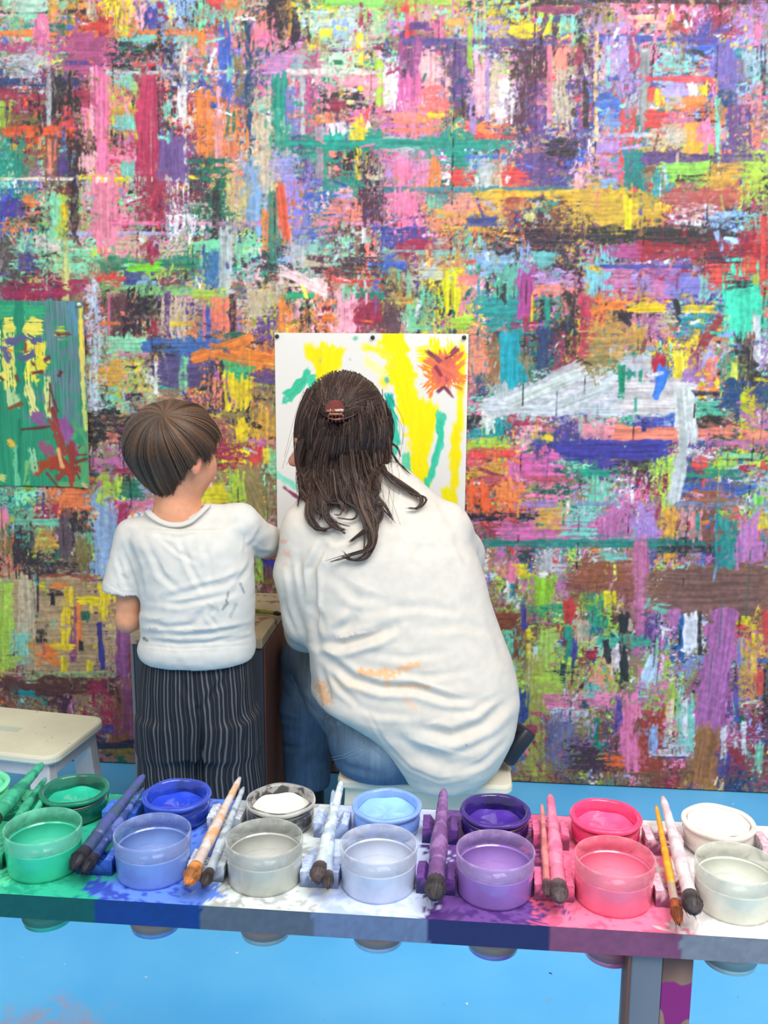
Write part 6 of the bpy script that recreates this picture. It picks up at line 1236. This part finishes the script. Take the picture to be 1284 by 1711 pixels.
    for i in range(70):     # flyaway hairs
        f_ = rng.uniform(0, 1); x0 = 505+f_*145; y0 = rng.uniform(640, 760); c2 = curve([(x0, y0), (x0+rng.normal(0, 10)+(f_-.5)*26, y0+45), (x0+rng.normal(0, 14)+(f_-.5)*40, y0+rng.uniform(80, 130))], K); P3 = np.array([hang(x, y, .012) for x, y in c2]); add(P3, .00035*np.ones(K), tone())
    m = attr_mat('dark_brown_hair', rough=.4, spec=.5)
    h_ = strands('hair', np.array(PT), np.array(RD), np.array(CL), wom, m)
    # the mass of hair underneath
    f = SDF(WH+np.array([-.16, -.18, -.26]), WH+np.array([.17, .16, .17]), .0045)
    cc = np.array(surf(573, 716)); cc[1] = Y0; f.ell(cc, (.090, .098, .110), k=.02); f.ell(A_(572, 765, 2.0), (.082, .040, .075), k=.03); f.ell(A_(566, 812, 1.965), (.055, .018, .05), k=.025)
    # leave the face free
    fd = WM@np.array([0, 1., 0]); f.ell(WH+fd*.115+np.array([0, .02, -.03]), (.075, .075, .085), k=.015, sub=True)
    vs, fs = f.mesh(); vs = relax(vs, fs, 2); link_mesh('hair_mass', mesh_np('hair_mass', vs, fs), mat('hair_mass_brown', (30, 22, 22), .9, spec=.1), h_)
    # claw clip; the lower half is made wide and dark as the shaded hollow
    cp = Vector(surf(562, 690, .016)); cl = bpy.data.objects.new('hair_clip', None); C.objects.link(cl); cl.parent = wom; cl.location = cp; cl['label'] = 'red brown tortoiseshell claw clip with a golden hinge'
    mt = mat('tortoiseshell', (110, 38, 30), .18, col2=(60, 20, 18), scale=60, coat=.8); mg = mat('clip_gold', (226, 170, 130), .25, .9)
    for sg in (1, -1):
        bm = bmesh.new(); n1, n2 = 12, 9; g = []
        for i in range(n1+1):
            row = []
            for j in range(n2+1):
                u_ = -1+2*i/n1; v_ = j/n2; wd = (.020 if sg > 0 else .040)*math.sqrt(max(1-(v_*.93)**2.4, 0)); z = .002+v_*(.024 if sg > 0 else .018); y = -.016+.020*v_**1.6+.004*abs(u_)**2; row.append(bm.verts.new((u_*wd+(-.002 if sg > 0 else .006), y+(0 if sg > 0 else .006+.010*abs(u_)**2), z*sg-(0 if sg > 0 else .010-.014*abs(u_)**1.6))))
            g.append(row)
        for i in range(n1):
            for j in range(n2): bm.faces.new([g[i][j], g[i+1][j], g[i+1][j+1], g[i][j+1]])
        o = obj('claw', bm, mt if sg > 0 else mat('claw_hollow_shade', (40, 18, 24), .3), cl, smooth=True); sm = o.modifiers.new('s', 'SOLIDIFY'); sm.thickness = .0024
    bm = bmesh.new()
    for k in range(-2, 3): tube(bm, [(k*.007, -.014, -.002), (k*.0075, -.010, -.016), (k*.008, .004, -.026)], [.0018, .0016, .0008], 7)
    obj('teeth', bm, mt, cl, smooth=True)
    bm = bmesh.new(); tube(bm, [(-.013, -.018, -.001), (.013, -.018, -.001)], .0013, 8); tube(bm, [(-.013+.026*t-.0, -.018+.0028*math.cos(t*60), -.001+.0028*math.sin(t*60)) for t in np.linspace(0, 1, 90)], .0006, 5)
    tube(bm, [(-.011, -.018, 0), (-.010, -.0185, .010)], .0009, 6); tube(bm, [(.011, -.018, 0), (.010, -.0185, .010)], .0009, 6); tube(bm, [(-.014, -.018, -.009), (0, -.020, -.0115), (.014, -.018, -.009)], .0009, 6)
    obj('hinge', bm, mg, cl, smooth=True)
woman_hair()
# ---------------------------------------------------------------- light: bright room, big soft ceiling panels
w = bpy.data.worlds.new('room_light'); bpy.context.scene.world = w; w.use_nodes = True
w.node_tree.nodes['Background'].inputs[0].default_value = (1, .985, .955, 1); w.node_tree.nodes['Background'].inputs[1].default_value = .55
def area(name, loc, target, size, sy, power, col=(1, 1, 1)):
    l = bpy.data.lights.new(name, 'AREA'); l.shape = 'RECTANGLE'; l.size = size; l.size_y = sy; l.energy = power; l.color = col
    o = bpy.data.objects.new(name, l); C.objects.link(o); o.location = loc
    d = Vector(target)-Vector(loc); o.rotation_euler = d.to_track_quat('-Z', 'Y').to_euler(); return o
area('ceiling_light', (.7, .35, 2.7), (.1, 1.8, .4), 1.8, 1.2, 62, (1, .985, .96))
area('ceiling_light', (-1.3, -.3, 2.7), (-.3, 2.0, .6), 1.2, 1.2, 22, (1, .98, .95))
sc = bpy.context.scene
sc.view_settings.view_transform = 'Standard'; sc.view_settings.look = 'None'; sc.view_settings.gamma = 1.0; sc.view_settings.use_curve_mapping = False
sc.view_settings.exposure = 0.0
